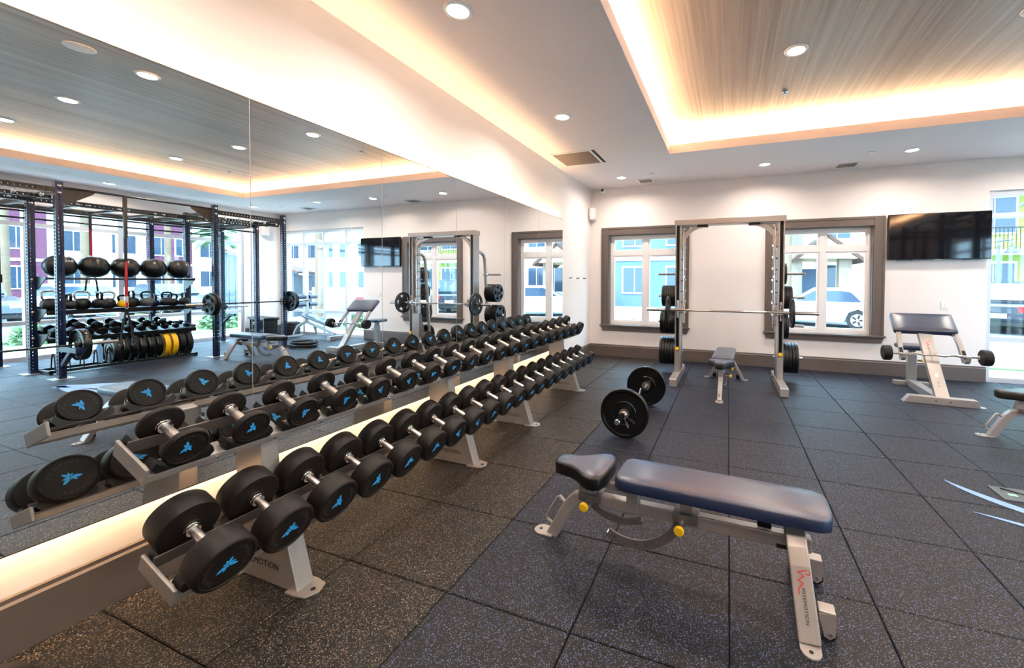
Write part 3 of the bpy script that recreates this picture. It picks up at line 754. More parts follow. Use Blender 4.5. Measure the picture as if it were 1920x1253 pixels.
    def ladder(cx, cz, r, a0, a1, n, w, nm):
        mb = MB(); N = 22; o = [(cx+(r+w/2)*math.cos(math.radians(a0+(a1-a0)*i/N)), cz+(r+w/2)*math.sin(math.radians(a0+(a1-a0)*i/N))) for i in range(N+1)]
        q = [(cx+(r-w/2)*math.cos(math.radians(a0+(a1-a0)*i/N)), cz+(r-w/2)*math.sin(math.radians(a0+(a1-a0)*i/N))) for i in range(N+1)]
        ob = mb.prism(o+q[::-1], -.004, .004, T(0, -.045, 0) @ rot('X', 90)).build(nm, 'silver_dark', t)
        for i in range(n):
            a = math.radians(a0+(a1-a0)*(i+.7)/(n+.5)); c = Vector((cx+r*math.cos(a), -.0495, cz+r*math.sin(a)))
            MB().cyl(c, c+Vector((0, .001, 0)), .007, n=10).build('hole_glint', 'chrome', ob)  # bright chrome discs stand in for light caught in the ladder holes
        e = (cx+r*math.cos(math.radians(a0)), cz+r*math.sin(math.radians(a0)))
        MB().cyl((e[0], -.06, e[1]), (e[0], -.03, e[1]), .006, n=8).build('stop_bolt', 'chrome', ob)
        return ob
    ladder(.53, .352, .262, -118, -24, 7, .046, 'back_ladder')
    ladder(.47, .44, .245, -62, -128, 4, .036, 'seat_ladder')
    knob(t, (.30, -.05, .268), (-.05, -1, -.12)); knob(t, (.785, -.05, .262), (-.05, -1, -.12))
    return t
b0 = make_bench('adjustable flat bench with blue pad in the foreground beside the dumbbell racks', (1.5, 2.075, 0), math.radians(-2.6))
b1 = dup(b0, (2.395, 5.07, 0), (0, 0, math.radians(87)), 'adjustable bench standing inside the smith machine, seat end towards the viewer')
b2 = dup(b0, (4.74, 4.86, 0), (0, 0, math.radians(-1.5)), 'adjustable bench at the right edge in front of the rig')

# ================================================================== barbells and plates
def bumper_mesh(R, th, mat='black_gloss'):
    h = th/2
    pr = [(.026, -h*.9), (.052, -h*.9), (.058, -h*.55), (R*.46, -h*.55), (R*.48, -h*.72), (R*.5, -h*.55), (R*.86, -h*.55), (R*.9, -h), (R*.985, -h), (R, -h*.8),
          (R, h*.8), (R*.985, h), (R*.9, h), (R*.86, h*.55), (R*.5, h*.55), (R*.48, h*.72), (R*.46, h*.55), (.058, h*.55), (.052, h*.9), (.026, h*.9), (.026, -h*.9)]
    me = MB().lathe(pr, 56, rot('Y', 90)).mesh('disc', mat, True); me.set_sharp_from_angle(angle=math.radians(35)); return me
def hub_mesh(th):
    me = MB().lathe([(.0255, -th*.47), (.046, -th*.47), (.046, th*.47), (.0255, th*.47), (.0255, -th*.47)], 28, rot('Y', 90)).mesh('hub', 'silver_dark', True); me.set_sharp_from_angle(angle=.6); return me
def grip_mesh(R, th, slots=5):    # cast plate with hand holes, axis = x
    N = 60; rr = [.026, .048, R*.40, R*.52, R*.78, R*.88, R]
    hz = [.5, .5, .26, .34, .34, .5, .42]
    mb = MB(); n = len(rr)
    def hole(i, j): return j == 3 and (i % (N//slots)) in range(2, 2+N//slots-6)
    for side in (1, -1):
        for j in range(n):
            mb.v += [(side*th*hz[j], rr[j]*math.cos(2*PI*i/N), rr[j]*math.sin(2*PI*i/N)) for i in range(N)]
    def vid(s, j, i): return s*n*N + j*N + i % N
    for i in range(N):
        for j in range(n-1):
            if hole(i, j): continue
            mb.f.append((vid(0, j, i), vid(0, j, i+1), vid(0, j+1, i+1), vid(0, j+1, i))); mb.f.append((vid(1, j, i), vid(1, j+1, i), vid(1, j+1, i+1), vid(1, j, i+1)))
        mb.f.append((vid(0, n-1, i), vid(0, n-1, i+1), vid(1, n-1, i+1), vid(1, n-1, i))); mb.f.append((vid(0, 0, i+1), vid(0, 0, i), vid(1, 0, i), vid(1, 0, i+1)))
        if hole(i, 3):
            mb.f.append((vid(0, 3, i+1), vid(0, 3, i), vid(1, 3, i), vid(1, 3, i+1))); mb.f.append((vid(0, 4, i), vid(0, 4, i+1), vid(1, 4, i+1), vid(1, 4, i)))
            if not hole(i-1, 3): mb.f.append((vid(0, 3, i), vid(0, 4, i), vid(1, 4, i), vid(1, 3, i)))
            if not hole(i+1, 3): mb.f.append((vid(0, 3, i+1), vid(1, 3, i+1), vid(1, 4, i+1), vid(0, 4, i+1)))
    me = mb.mesh('disc', 'black_iron', True); me.set_sharp_from_angle(angle=math.radians(32)); return me
_pc = {}
def plate(kind, R, th, label, loc, rz, group, mat='black_gloss'):
    k = (kind, R, th, mat)
    if k not in _pc: _pc[k] = (bumper_mesh(R, th, mat) if kind == 'bumper' else grip_mesh(R, th), hub_mesh(th))
    t = thing('weight_plate', label, 'weight plate', loc, rz, group)
    place('disc', _pc[k][0], t); place('hub', _pc[k][1], t)
    return t
def bar(label, loc, rz, half, grip, shaft=.014, ez=False, mat='chrome'):
    # axis = local x; half length, half grip length
    t = thing('barbell', label, 'barbell', loc, rz, 'barbells')
    if ez:
        g = grip
        pts = [(-g, 0, 0), (-.30, 0, 0), (-.21, 0, .035), (-.12, 0, -.02), (-.05, 0, .02), (.05, 0, .02), (.12, 0, -.02), (.21, 0, .035), (.30, 0, 0), (g, 0, 0)]
        MB().tube(pts, shaft, 12).build('shaft', mat, t, smooth=60)
    else: MB().cyl((-grip, 0, 0), (grip, 0, 0), shaft, n=16).build('shaft', mat, t, smooth=True)
    for s in (-1, 1):
        M = rot('Y', 90) if s > 0 else rot('Y', -90)
        MB().lathe([(0, grip-.002), (.037, grip-.002), (.037, grip+.022), (.025, grip+.024), (.025, half-.004), (.021, half), (0, half)], 24, M).build('sleeve', 'chrome', t, smooth=True)
    return t
# curl bar lying on the floor
zb = .225
ezb = bar('chrome curl barbell lying on the floor between the racks and smith machine', (1.60, 4.13, zb), PI/2, .8, .47, .015, True)
for s, lb in ((-1, 'nearer'), (1, 'farther')):
    plate('bumper', .225, .055, 'large black bumper plate on the floor barbell, the %s one' % lb, (1.60, 4.13+s*.525, zb), PI/2, 'bumper plates on the floor barbell')
def clip():
    t = thing('spring_clip', 'wire spring collar on the near end of the floor barbell', 'collar', (1.60, 3.555, zb))
    pts = [(.028*math.cos(a), -.012+.004*i, .028*math.sin(a)) for i, a in enumerate([k*PI/6 for k in range(0, 27)])]
    pts = [(.028*math.cos(k*PI/6), -.02+k*.0011, .028*math.sin(k*PI/6)) for k in range(0, 28)]
    MB().tube(pts, .003, 6).build('coil', 'chrome', t, smooth=True)
    for a in (-70, -35):
        d = Vector((math.cos(math.radians(a)), 0, math.sin(math.radians(a)))); e = Vector((-d.z, 0, d.x))*.012
        MB().tube([d*.028, d*.12, d*.125+e*.5, d*.12+e, d*.07+e], .003, 6).build('handle', 'chrome', t, smooth=True)
clip()

# ================================================================== smith machine
def smith():
    t = thing('smith_machine', 'tall silver smith machine with plate pegs in front of the windows', 'weight machine', (2.47, 6.15, 0))
    H = 2.34
    for s in (-1, 1):
        xo, xi = s*.72, s*.645                       # outer and inner face of an upright
        a, b = min(xo, xi), max(xo, xi)
        up = MB().box(a, a+.016, -.1, .07, .1, 2.27).box(b-.016, b, -.1, .07, .1, 2.27).box(a+.016, b-.016, .03, .07, .1, 2.27).box(a+.016, b-.016, -.1, -.02, .1, .42).build('upright', 'silver', t, bevel=.003)
        MB().box(a+.016, b-.016, -.06, .03, .42, 2.25).build('channel_liner', 'black_plastic', up)
        MB().cyl(((a+b)/2, -.075, .42), ((a+b)/2, -.075, 2.25), .007, n=12).build('guide_rod', 'black_gloss', up, smooth=True)
        c = (a+b)/2
        MB().lathe([(0, 0), (.02, 0), (.026, .006), (.026, .02), (0, .026)], 14, T(c, -.1, .46) @ rot('X', 90)).build('stop_knob', 'yellow', up, smooth=True)
        MB().cyl((c, -.075, .43), (c, -.075, .48), .022, n=14).build('buffer', 'black_rubber', up, smooth=True)
        # catch rail on the inner side
        xr = s*.60
        MB().box(min(xr, xr-s*.01), max(xr, xr-s*.01), -.03, .05, .82, 2.18).build('catch_rail', 'silver', up, bevel=.002)
        for k in range(8):
            z = .98+k*.158
            MB().cyl((xi, .01, z), (s*.575, .01, z), .009, n=10).build('catch_peg', 'black_steel', up, smooth=True)
            MB().box(min(s*.574, s*.59), max(s*.574, s*.59), -.028, .03, -.006, .006, T(0, 0, z+.01) @ rot('X', 35)).build('catch_hook', 'silver', up)
        for z in (.12, .84, 1.5, 2.2): MB().cyl((s*.60, -.03, z-.0), (s*.60, -.03, z+.03), .016, n=10).build('rod_clamp', 'chrome', up, smooth=True)
        MB().cyl((s*.61, -.045, .84), (s*.61, -.045, 2.2), .009, n=10).build('safety_rod', 'chrome', up, smooth=True)
        # wedge panel low behind the upright
        MB().prism([(.07, .1), (.30, .1), (.12, .86), (.07, .86)], -.006, .006, T(s*.655, 0, 0) @ rot('Z', 90) @ rot('X', 90)).build('side_panel', 'silver_dark', up)
        # gusset under the top beam
        ic = [(.32+.30*math.cos(math.radians(q)), 1.93+.30*math.sin(math.radians(q))) for q in (0, 15, 30, 45, 60, 75, 88)]
        oc = [(.645, 1.93), (.645, 2.06), (.615, 2.13), (.55, 2.20), (.47, 2.245), (.38, 2.258), (.32, 2.258)]
        poly = [(s*x, z) for x, z in ic] + [(s*x, z) for x, z in oc[::-1]]
        if s < 0: poly = poly[::-1]
        MB().prism(poly, -.03, .03, T(0, -.02, 0) @ rot('X', 90)).build('gusset', 'silver', up)
        MB().box(min(s*.27, s*.42), max(s*.27, s*.42), -.06, .03, 2.235, 2.26).build('stop_pad', 'black_plastic', up, bevel=.004)
        MB().cyl((s*.42, -.05, 2.245), (s*.64, -.05, 2.245), .008, n=10).build('link_rod', 'chrome', up, smooth=True)
        # floor rail
        pr = [(-.56, 0), (.6, 0), (.6, .1), (-.2, .115), (-.535, .115), (-.56, .1)]
        MB().prism(pr, 0, .1, Matrix(((0, 0, 1, (-.735 if s < 0 else .635)), (1, 0, 0, 0), (0, 1, 0, 0), (0, 0, 0, 1)))).build('floor_rail', 'silver', t, bevel=.006)
        # plate storage post, bent at the top
        x = s*.69
        path = [(x, .05, 1.97), (x, .12, 1.972), (x, .2, 1.955), (x, .26, 1.91), (x, .292, 1.83), (x, .30, 1.75), (x, .44, .08)]
        po = MB().tube(path, .03, 14).build('storage_post', 'silver', t, smooth=50)
        for z in (1.56, 1.22, .81, .34):
            y = .30+.14*(1.75-z)/1.67
            MB().lathe([(0, 0), (.036, 0), (.036, .02), (.019, .022), (.019, .31), (.015, .314), (0, .314)], 16, T(x+s*.03, y, z) @ rot('Y', 90*s)).build('plate_peg', 'chrome', po, smooth=True)
            MB().cyl((x-s*.03, y, z), (x-s*.045, y, z), .012, n=8).build('peg_nut', 'chrome', po)
    MB().box(-.735, .735, -.115, .085, 2.262, H).build('top_beam', 'silver', t, bevel=.005)
    # the guided bar
    bz, by = 1.03, -.16
    br = MB().cyl((-.60, by, bz), (.60, by, bz), .0155, n=16).build('lift_bar', 'chrome', t, smooth=True)
    br['label'] = 'long chrome lifting bar with knurled grips'
    for s in (-1, 1):
        MB().lathe([(0, .60), (.036, .60), (.036, .625), (.025, .627), (.025, 1.12), (.02, 1.125), (0, 1.125)], 22, T(0, by, bz) @ rot('Y', 90*s)).build('sleeve', 'chrome', br, smooth=True)
        MB().cyl((s*.22, by, bz), (s*.5, by, bz), .0162, n=16).build('knurled_grip', 'knurl', br, smooth=True)
        MB().cyl((s*.683, by+.085, bz-.12), (s*.683, by+.085, bz+.14), .021, n=14).build('carriage', 'chrome', br, smooth=True)
        MB().box(min(s*.60, s*.70), max(s*.60, s*.70), by-.02, by+.09, bz-.03, bz+.03).build('carriage_block', 'silver', br, bevel=.004)
        MB().prism([(.0, -.06), (.03, -.05), (.05, .04), (.03, .1), (.0, .06)], -.006, .006, T(s*.59, by+.05, bz) @ rot('Z', 90) @ rot('X', 90)).build('swivel_hook', 'silver', br)
    # plates on the pegs and on the bar
    def stack(side, z, R, th, n, where):
        s = side; y = 6.15+.30+.14*(1.75-z)/1.67
        for k in range(n):
            x = 2.47+s*(.745+th*.5+k*(th*1.02))
            lb = 'black grip plate on the %s smith machine peg, %s from the post' % (where, ORD[k]) if n > 1 else 'single black grip plate on the %s smith machine peg' % where
            plate('grip', R, th, lb, (x, y, z), 0, 'plates stored on the smith machine')
    stack(-1, 1.22, .167, .036, 6, 'left upper middle'); stack(-1, .81, .19, .040, 6, 'left lower middle'); stack(-1, .34, .22, .042, 6, 'left lowest')
    stack(1, 1.56, .15, .045, 1, 'right topmost'); stack(1, 1.22, .167, .040, 3, 'right upper middle'); stack(1, .81, .19, .040, 2, 'right lower middle'); stack(1, .34, .22, .042, 5, 'right lowest')
    for s, lb in ((-1, 'left'), (1, 'right')):
        plate('grip', .195, .034, 'black grip plate loaded on the %s end of the smith machine bar' % lb, (2.47+s*.81, 6.15+by, bz), 0, 'plates loaded on the smith bar')
smith()

# ================================================================== preacher curl bench
def preacher():
    t = thing('preacher_bench', 'preacher curl bench with blue arm pad under the television', 'bench', (4.85, 5.95, 0), math.radians(-3))
    # floor bar with tapered ends
    MB().prism([(-.36, 0), (.36, 0), (.33, .085), (-.30, .085)], -.05, .05, rot('X', 90)).build('base_bar', 'silver', t, bevel=.004)
    for s in (-1, 1): MB().prism(arc(s*.37, 0, .05, -90*s, 90*s, 8)+[(s*.30, .05*s), (s*.30, -.05*s)], 0, .008).build('foot_plate', 'silver', t, bevel=.002)
    for x in (-.05, .08): MB().lathe([(0, 0), (.012, 0), (.01, .008), (0, .009)], 8, T(x, -.05, .045) @ rot('X', 90)).build('bolt', 'chrome', t, smooth=True)
    # broad leaning post
    M0 = Vector((.03, .02, .06)); M1 = Vector((-.02, .50, .83)); d = (M1-M0)
    sd = MB().sweep([M0, M1], [(-.07, -.025), (.07, -.025), (.07, .025), (-.07, .025)], (0, 0, 1)).build('post', 'silver', t, bevel=.005)
    D = d.normalized(); up = Vector((1, 0, 0)); up = (up-D*up.dot(D)).normalized(); nn = (-D).cross(up)
    if nn.z < 0 and nn.y > 0: pass
    nf = nn if nn.y < 0 else -nn
    Xd = -D; Yd = nf.cross(Xd); M = Matrix((Xd, Yd, nf)).transposed().to_4x4(); M.translation = M1 + nf*.0255
    tx = MB(); text_line(tx, 'FREEMOTION', .028, M @ T(.27, -.012, 0)); tx.build('lettering', 'black_print', sd)
    zz = [(.18, .03), (.20, -.02), (.22, .012), (.245, -.024), (.255, .002), (.28, -.022), (.30, -.022)]; rd = MB()
    for (xa, ya), (xb, yb) in zip(zz, zz[1:]):
        v = Vector((xb-xa, yb-ya)); rd.box(0, v.length, -.003, .003, 0, .0008, M @ T(xa, ya, 0) @ rot('Z', math.degrees(math.atan2(v.y, v.x))))
    rd.build('emblem', 'red_print', sd)
    MB().box(.60, .65, -.018, .018, 0, .0008, M).build('sticker', 'white_print', sd)
    for q in (.72, .76): MB().lathe([(0, 0), (.008, 0), (.006, .006), (0, .007)], 8, M @ T(q, .0, 0)).build('bolt', 'chrome', sd, smooth=True)
    # arm pad, sloping towards the viewer
    Mp = T(-.01, .55, .905) @ rot('X', 43)
    MB().pad(rrect(.66, .32, .03, 4), -.035, .035, .018, Mp, crown=.003).build('arm_pad', 'blue_vinyl', t, smooth=50)
    MB().box(-.28, .28, -.13, .13, -.047, -.035, Mp).build('pad_board', 'silver', t)
    # bar holders
    for s in (-1, 1):
        x = s*.30
        MB().rect([(x*.8, .50, .80), (x*.97, .44, .78), (x, .36, .68), (x*1.03, .22, .48)], .05, .045).build('holder_arm', 'silver', t, bevel=.004)
        MB().rect([(x*1.03, .235, .495), (x*1.03, .185, .475), (x*1.03, .145, .505), (x*1.03, .135, .56)], .045, .016).build('bar_hook', 'silver', t, bevel=.003)
        MB().rect([(x*1.03, .285, .61), (x*1.03, .215, .53)], .03, .02).build('hook_liner', 'black_rubber', t)
    # seat at the back
    MB().box(-.05, .05, .06, 1.0, 0, .09).build('spine', 'silver', t, bevel=.005)
    MB().box(-.05, .05, .90, .99, .09, .44).build('seat_post', 'silver', t, bevel=.005)
    MB().box(-.035, .035, .91, .98, .44, .52).build('seat_slide', 'silver', t)
    MB().pad(rrect(.34, .36, .06, 4, 0, .93), .52, .58, .018, crown=.003).build('seat', 'blue_vinyl', t, smooth=50)
    MB().box(-.2, .2, .92, 1.0, 0, .06).build('rear_bar', 'silver', t, bevel=.004)
    knob(t, (.05, .93, .36), (1, 0, 0))
    # fixed barbell resting on the hooks
    b = thing('fixed_barbell', 'short fixed barbell with round black ends resting on the preacher bench', 'barbell', (4.86, 6.125, .555), math.radians(-1.5))
    pts = [(-.44, 0, 0), (-.24, 0, 0), (-.18, 0, .012), (-.1, 0, -.008), (0, 0, .004), (.1, 0, -.008), (.18, 0, .012), (.24, 0, 0), (.44, 0, 0)]
    MB().tube(pts, .0145, 12).build('shaft', 'chrome', b, smooth=60)
    for s in (-1, 1):
        MB().lathe([(0, 0), (.085, 0), (.092, .006), (.094, .016), (.094, .074), (.09, .084), (.082, .088), (.078, .084), (0, .084)], 32, T(s*.44, 0, 0) @ rot('Y', 90*s)).build('head', 'black_rubber', b, smooth=True)
        MB().lathe([(.0, .0), (.024, 0), (.024, .02), (0, .02)], 16, T(s*.42, 0, 0) @ rot('Y', 90*s)).build('collar', 'chrome', b, smooth=True)
preacher()

# ================================================================== the blue rig (seen in the mirror)
RX = (6.5, 7.38, 8.6); RY = (1.58, 2.83, 4.7, 5.93); RH = 2.83
def holed(mb, L_, w, M, pitch=.0508, r=.0155, n0=.05, skip=0):
    # a tube wall of width w and length L_ along x with a row of real round holes; local plane z = 0
    k = int((L_-2*n0)/pitch); x = n0; h = pitch/2
    mb.add([(0, -w/2, 0), (n0, -w/2, 0), (n0, w/2, 0), (0, w/2, 0)], [(0, 1, 2, 3)], M)
    for i in range(k):
        cx = x+h; ov = []; iv = []
        for q in range(8):
            a = math.radians(22.5+45*q); c, s_ = math.cos(a), math.sin(a); iv.append((cx+r*c, r*s_, 0))
        sq = [(x+pitch, 0), (x+pitch, w/2), (cx, w/2), (x, w/2), (x, 0), (x, -w/2), (cx, -w/2), (x+pitch, -w/2)]
        o8 = [(p[0], p[1], 0) for p in sq]
        fs = []
        for q in range(8):
            fs.append((q, (q+1) % 8, 8+q)) ; fs.append((8+q, (q+1) % 8, 8+(q+1) % 8))
        mb.add(o8+iv, fs, M); x += pitch
    mb.add([(x, -w/2, 0), (L_, -w/2, 0), (L_, w/2, 0), (x, w/2, 0)], [(0, 1, 2, 3)], M)
def holed_tube(L_, w, d):     # along x, width w (y), depth d (z), holes in all four faces
    mb = MB()
    for k in range(4):
        ww, off = (w, d/2) if k % 2 == 0 else (d, w/2)
        holed(mb, L_, ww, rot('X', 90*k) @ T(0, 0, off))
    return mb
_rigm = {}
def beam(parent, p0, p1, w, d, mat, name, upv=(0, 0, 1)):
    p0, p1 = Vector(p0), Vector(p1); ln = round((p1-p0).length, 4); k = (ln, w, d, mat)
    if k not in _rigm: _rigm[k] = holed_tube(ln, w, d).mesh(name, mat)
    x = (p1-p0).normalized(); u = Vector(upv); y = u.cross(x).normalized(); z = x.cross(y)
    o = place(name, _rigm[k], parent); m = Matrix((x, y, z)).transposed().to_4x4(); m.translation = p0; o.matrix_local = m
    return o
def rig():
    t = thing('power_rig', 'large blue steel rig with black crossbeams along the window side', 'exercise rig', (7.5, 3.8, 0))
    O = Vector((7.5, 3.8, 0)); Lc = lambda x, y, z: Vector((x, y, z))-O
    bp = MB().box(-.11, .11, -.11, .11, 0, .008).mesh('base_plate', 'silver')
    cap = MB().lathe([(0, 0), (.024, 0), (.022, .008), (0, .01)], 12).mesh('bolt', 'chrome', True)
    def bolt(parent, p, d):
        o = place('bolt', cap, parent); m = Vector(d).to_track_quat('Z', 'Y').to_matrix().to_4x4(); m.translation = p; o.matrix_local = m
    for x in RX:
        for y in RY:
            h = RH if x == RX[0] else RH-.09
            p = beam(t, Lc(x, y, 0), Lc(x, y, h), .075, .075, 'blue_steel', 'upright', (1, 0, 0))
            place('base_plate', bp, t, Lc(x, y, 0))
            for z in (h-.06, h-.16): bolt(t, Lc(x-.04, y, z), (-1, 0, 0))
    zb = RH-.125
    for j in range(3):
        y0, y1 = RY[j]+.038, RY[j+1]-.038
        for i, x in enumerate(RX):
            if i == 0 and j == 1:
                # multi grip pull up bar with gusset plates
                MB().tube([Lc(x, y0, zb+.05), Lc(x, y1, zb+.05)], .017, 10).build('pull_up_bar', 'black_steel', t, smooth=True)
                for yy, s in ((y0, 1), (y1, -1)):
                    MB().prism([(0, -.18), (.06, -.18), (.30, .0), (.34, .06), (0, .06)], -.006, .006, T(*Lc(x, yy, zb)) @ rot('Z', 90*s) @ rot('X', 90)).build('gusset', 'black_steel', t)
                continue
            beam(t, Lc(x, y0, zb if i == 0 else zb-.06), Lc(x, y1, zb if i == 0 else zb-.06), .06, .075, 'black_steel', 'crossbeam')
            if i == 0:
                for q in range(5): bolt(t, Lc(x-.03, y0+(y1-y0)*(q+.5)/5, zb-.09), (-1, 0, 0))
                beam(t, Lc(x+.1, y0, zb-.1), Lc(x+.1, y1, zb-.1), .06, .05, 'black_steel', 'crossbeam')
    for j, y in enumerate(RY):
        beam(t, Lc(RX[0]+.038, y, zb-.03), Lc(RX[1]-.038, y, zb-.03), .06, .075, 'black_steel', 'crossbeam'); beam(t, Lc(RX[1]+.038, y, zb-.06), Lc(RX[2]-.038, y, zb-.06), .06, .075, 'black_steel', 'crossbeam')
    for j in range(3):
        for x, z in ((RX[1], 2.50), (RX[2], 2.58), (RX[2], 2.46), (RX[0]+.44, 2.62)):
            MB().cyl(Lc(x, RY[j]+.03, z), Lc(x, RY[j+1]-.03, z), .016, n=10).build('pull_up_bar', 'black_steel', t, smooth=True)
        for k in range(1, 4):
            y = RY[j]+(RY[j+1]-RY[j])*k/4
            MB().box(*[v for pr in zip(Lc(RX[1]+.03, y-.02, zb-.1), Lc(RX[2]-.03, y+.02, zb-.06)) for v in pr]).build('ladder_rung', 'black_steel', t)
            bolt(t, Lc(RX[1]-.032, y, zb-.06), (-1, 0, 0)); bolt(t, Lc(RX[1]-.032, y+.12, zb-.06), (-1, 0, 0))
    # strap hangers
    MB().box(*[v for pr in zip(Lc(6.48, 3.49, 2.1), Lc(6.52, 3.53, 2.77)) for v in pr]).build('hanger', 'black_steel', t)
    # shelves in the storage bay (between the middle posts)
    y0, y1 = RY[1]+.038, RY[2]-.038
    for z, nm, tiltd, dep in ((1.445, 'ball_shelf', 0, .36), (.955, 'kettlebell_shelf', -6, .40), (.56, 'dumbbell_shelf', -14, .42)):
        M = T(*Lc(7.24, 0, z)) @ T(0, O.y*0, 0) @ rot('Y', -tiltd)
        a, b = y0-O.y, y1-O.y; M = Matrix.Translation((7.24-O.x, 0, z)) @ rot('Y', tiltd)
        if z > 1.2:
            for xx in (-.15, .13): MB().cyl(M @ Vector((xx, a, 0)), M @ Vector((xx, b, 0)), .017, n=10).build(nm, 'black_steel', t, smooth=True)
        else:
            MB().box(-dep/2, dep/2, a, b, -.012, -.004, M).box(-dep/2-.004, -dep/2, a, b, -.04, .03, M).box(dep/2, dep/2+.004, a, b, -.03, .04, M).build(nm, 'black_steel', t)
        for yy in (a, b):
            MB().prism([(.13, -.17), (.13, .03), (-.2, .03), (-.2, .0), (.05, -.17)], -.004, .004, Matrix.Translation((7.24-O.x, yy, z)) @ rot('X', 90)).build('shelf_bracket', 'black_steel', t)
            bolt(t, Vector((RX[1]-.04-O.x, yy-(.038 if yy == a else -.038), z-.02)), (-1, 0, 0))
    # toaster rack on the floor for the bumper plates
    a, b = y0-O.y, y1-O.y
    MB().box(7.0-O.x, 7.03-O.x, a, b, .02, .06).build('plate_rack', 'black_steel', t); MB().box(7.36-O.x, 7.39-O.x, a, b, .02, .06).build('plate_rack', 'black_steel', t)
    for k in range(12):
        yy = a+.07+k*.146
        MB().tube([(7.03-O.x, yy, .05), (7.06-O.x, yy, .25), (7.1-O.x, yy, .3), (7.14-O.x, yy, .25), (7.17-O.x, yy, .05)], .008, 8).build('divider', 'black_steel', t, smooth=True)
    for yy in (a, b-.04): MB().box(7.0-O.x, 7.39-O.x, yy, yy+.04, .0, .05).build('rack_end', 'black_steel', t)
    # arms and hooks that carry the bars
    def jcup(x, y, z, s=-1): MB().box(*[v for pr in zip(Lc(x-.045, y-.05, z-.06), Lc(x+.045, y+.05, z+.07)) for v in pr]).build('bar_hook_sleeve', 'black_plastic', t); MB().box(*[v for pr in zip(Lc(x+s*.045-.05, y-.03, z-.04), Lc(x+s*.045+.05, y+.03, z-.015)) for v in pr]).build('bar_hook', 'black_steel', t)
    for yy in (RY[0], RY[1]):
        MB().box(*[v for pr in zip(Lc(5.98, yy-.035, .40), Lc(6.46, yy+.035, .475)) for v in pr]).build('spotter_arm', 'blue_steel', t, bevel=.004)
        MB().rect([Lc(6.45, yy, .2), Lc(6.2, yy, .41)], .05, .05).build('arm_brace', 'blue_steel', t)
    for yy in (RY[2], RY[3]): jcup(6.5, yy, .98)
    for yy in (RY[2], RY[3]):
        jcup(8.6, yy, .80); MB().rect([Lc(8.58, yy, .45), Lc(8.3, yy, .64), Lc(8.15, yy, .64)], .05, .05).build('spotter_arm', 'blue_steel', t)
    jcup(8.6, RY[1], 1.44)
    return t
rig()
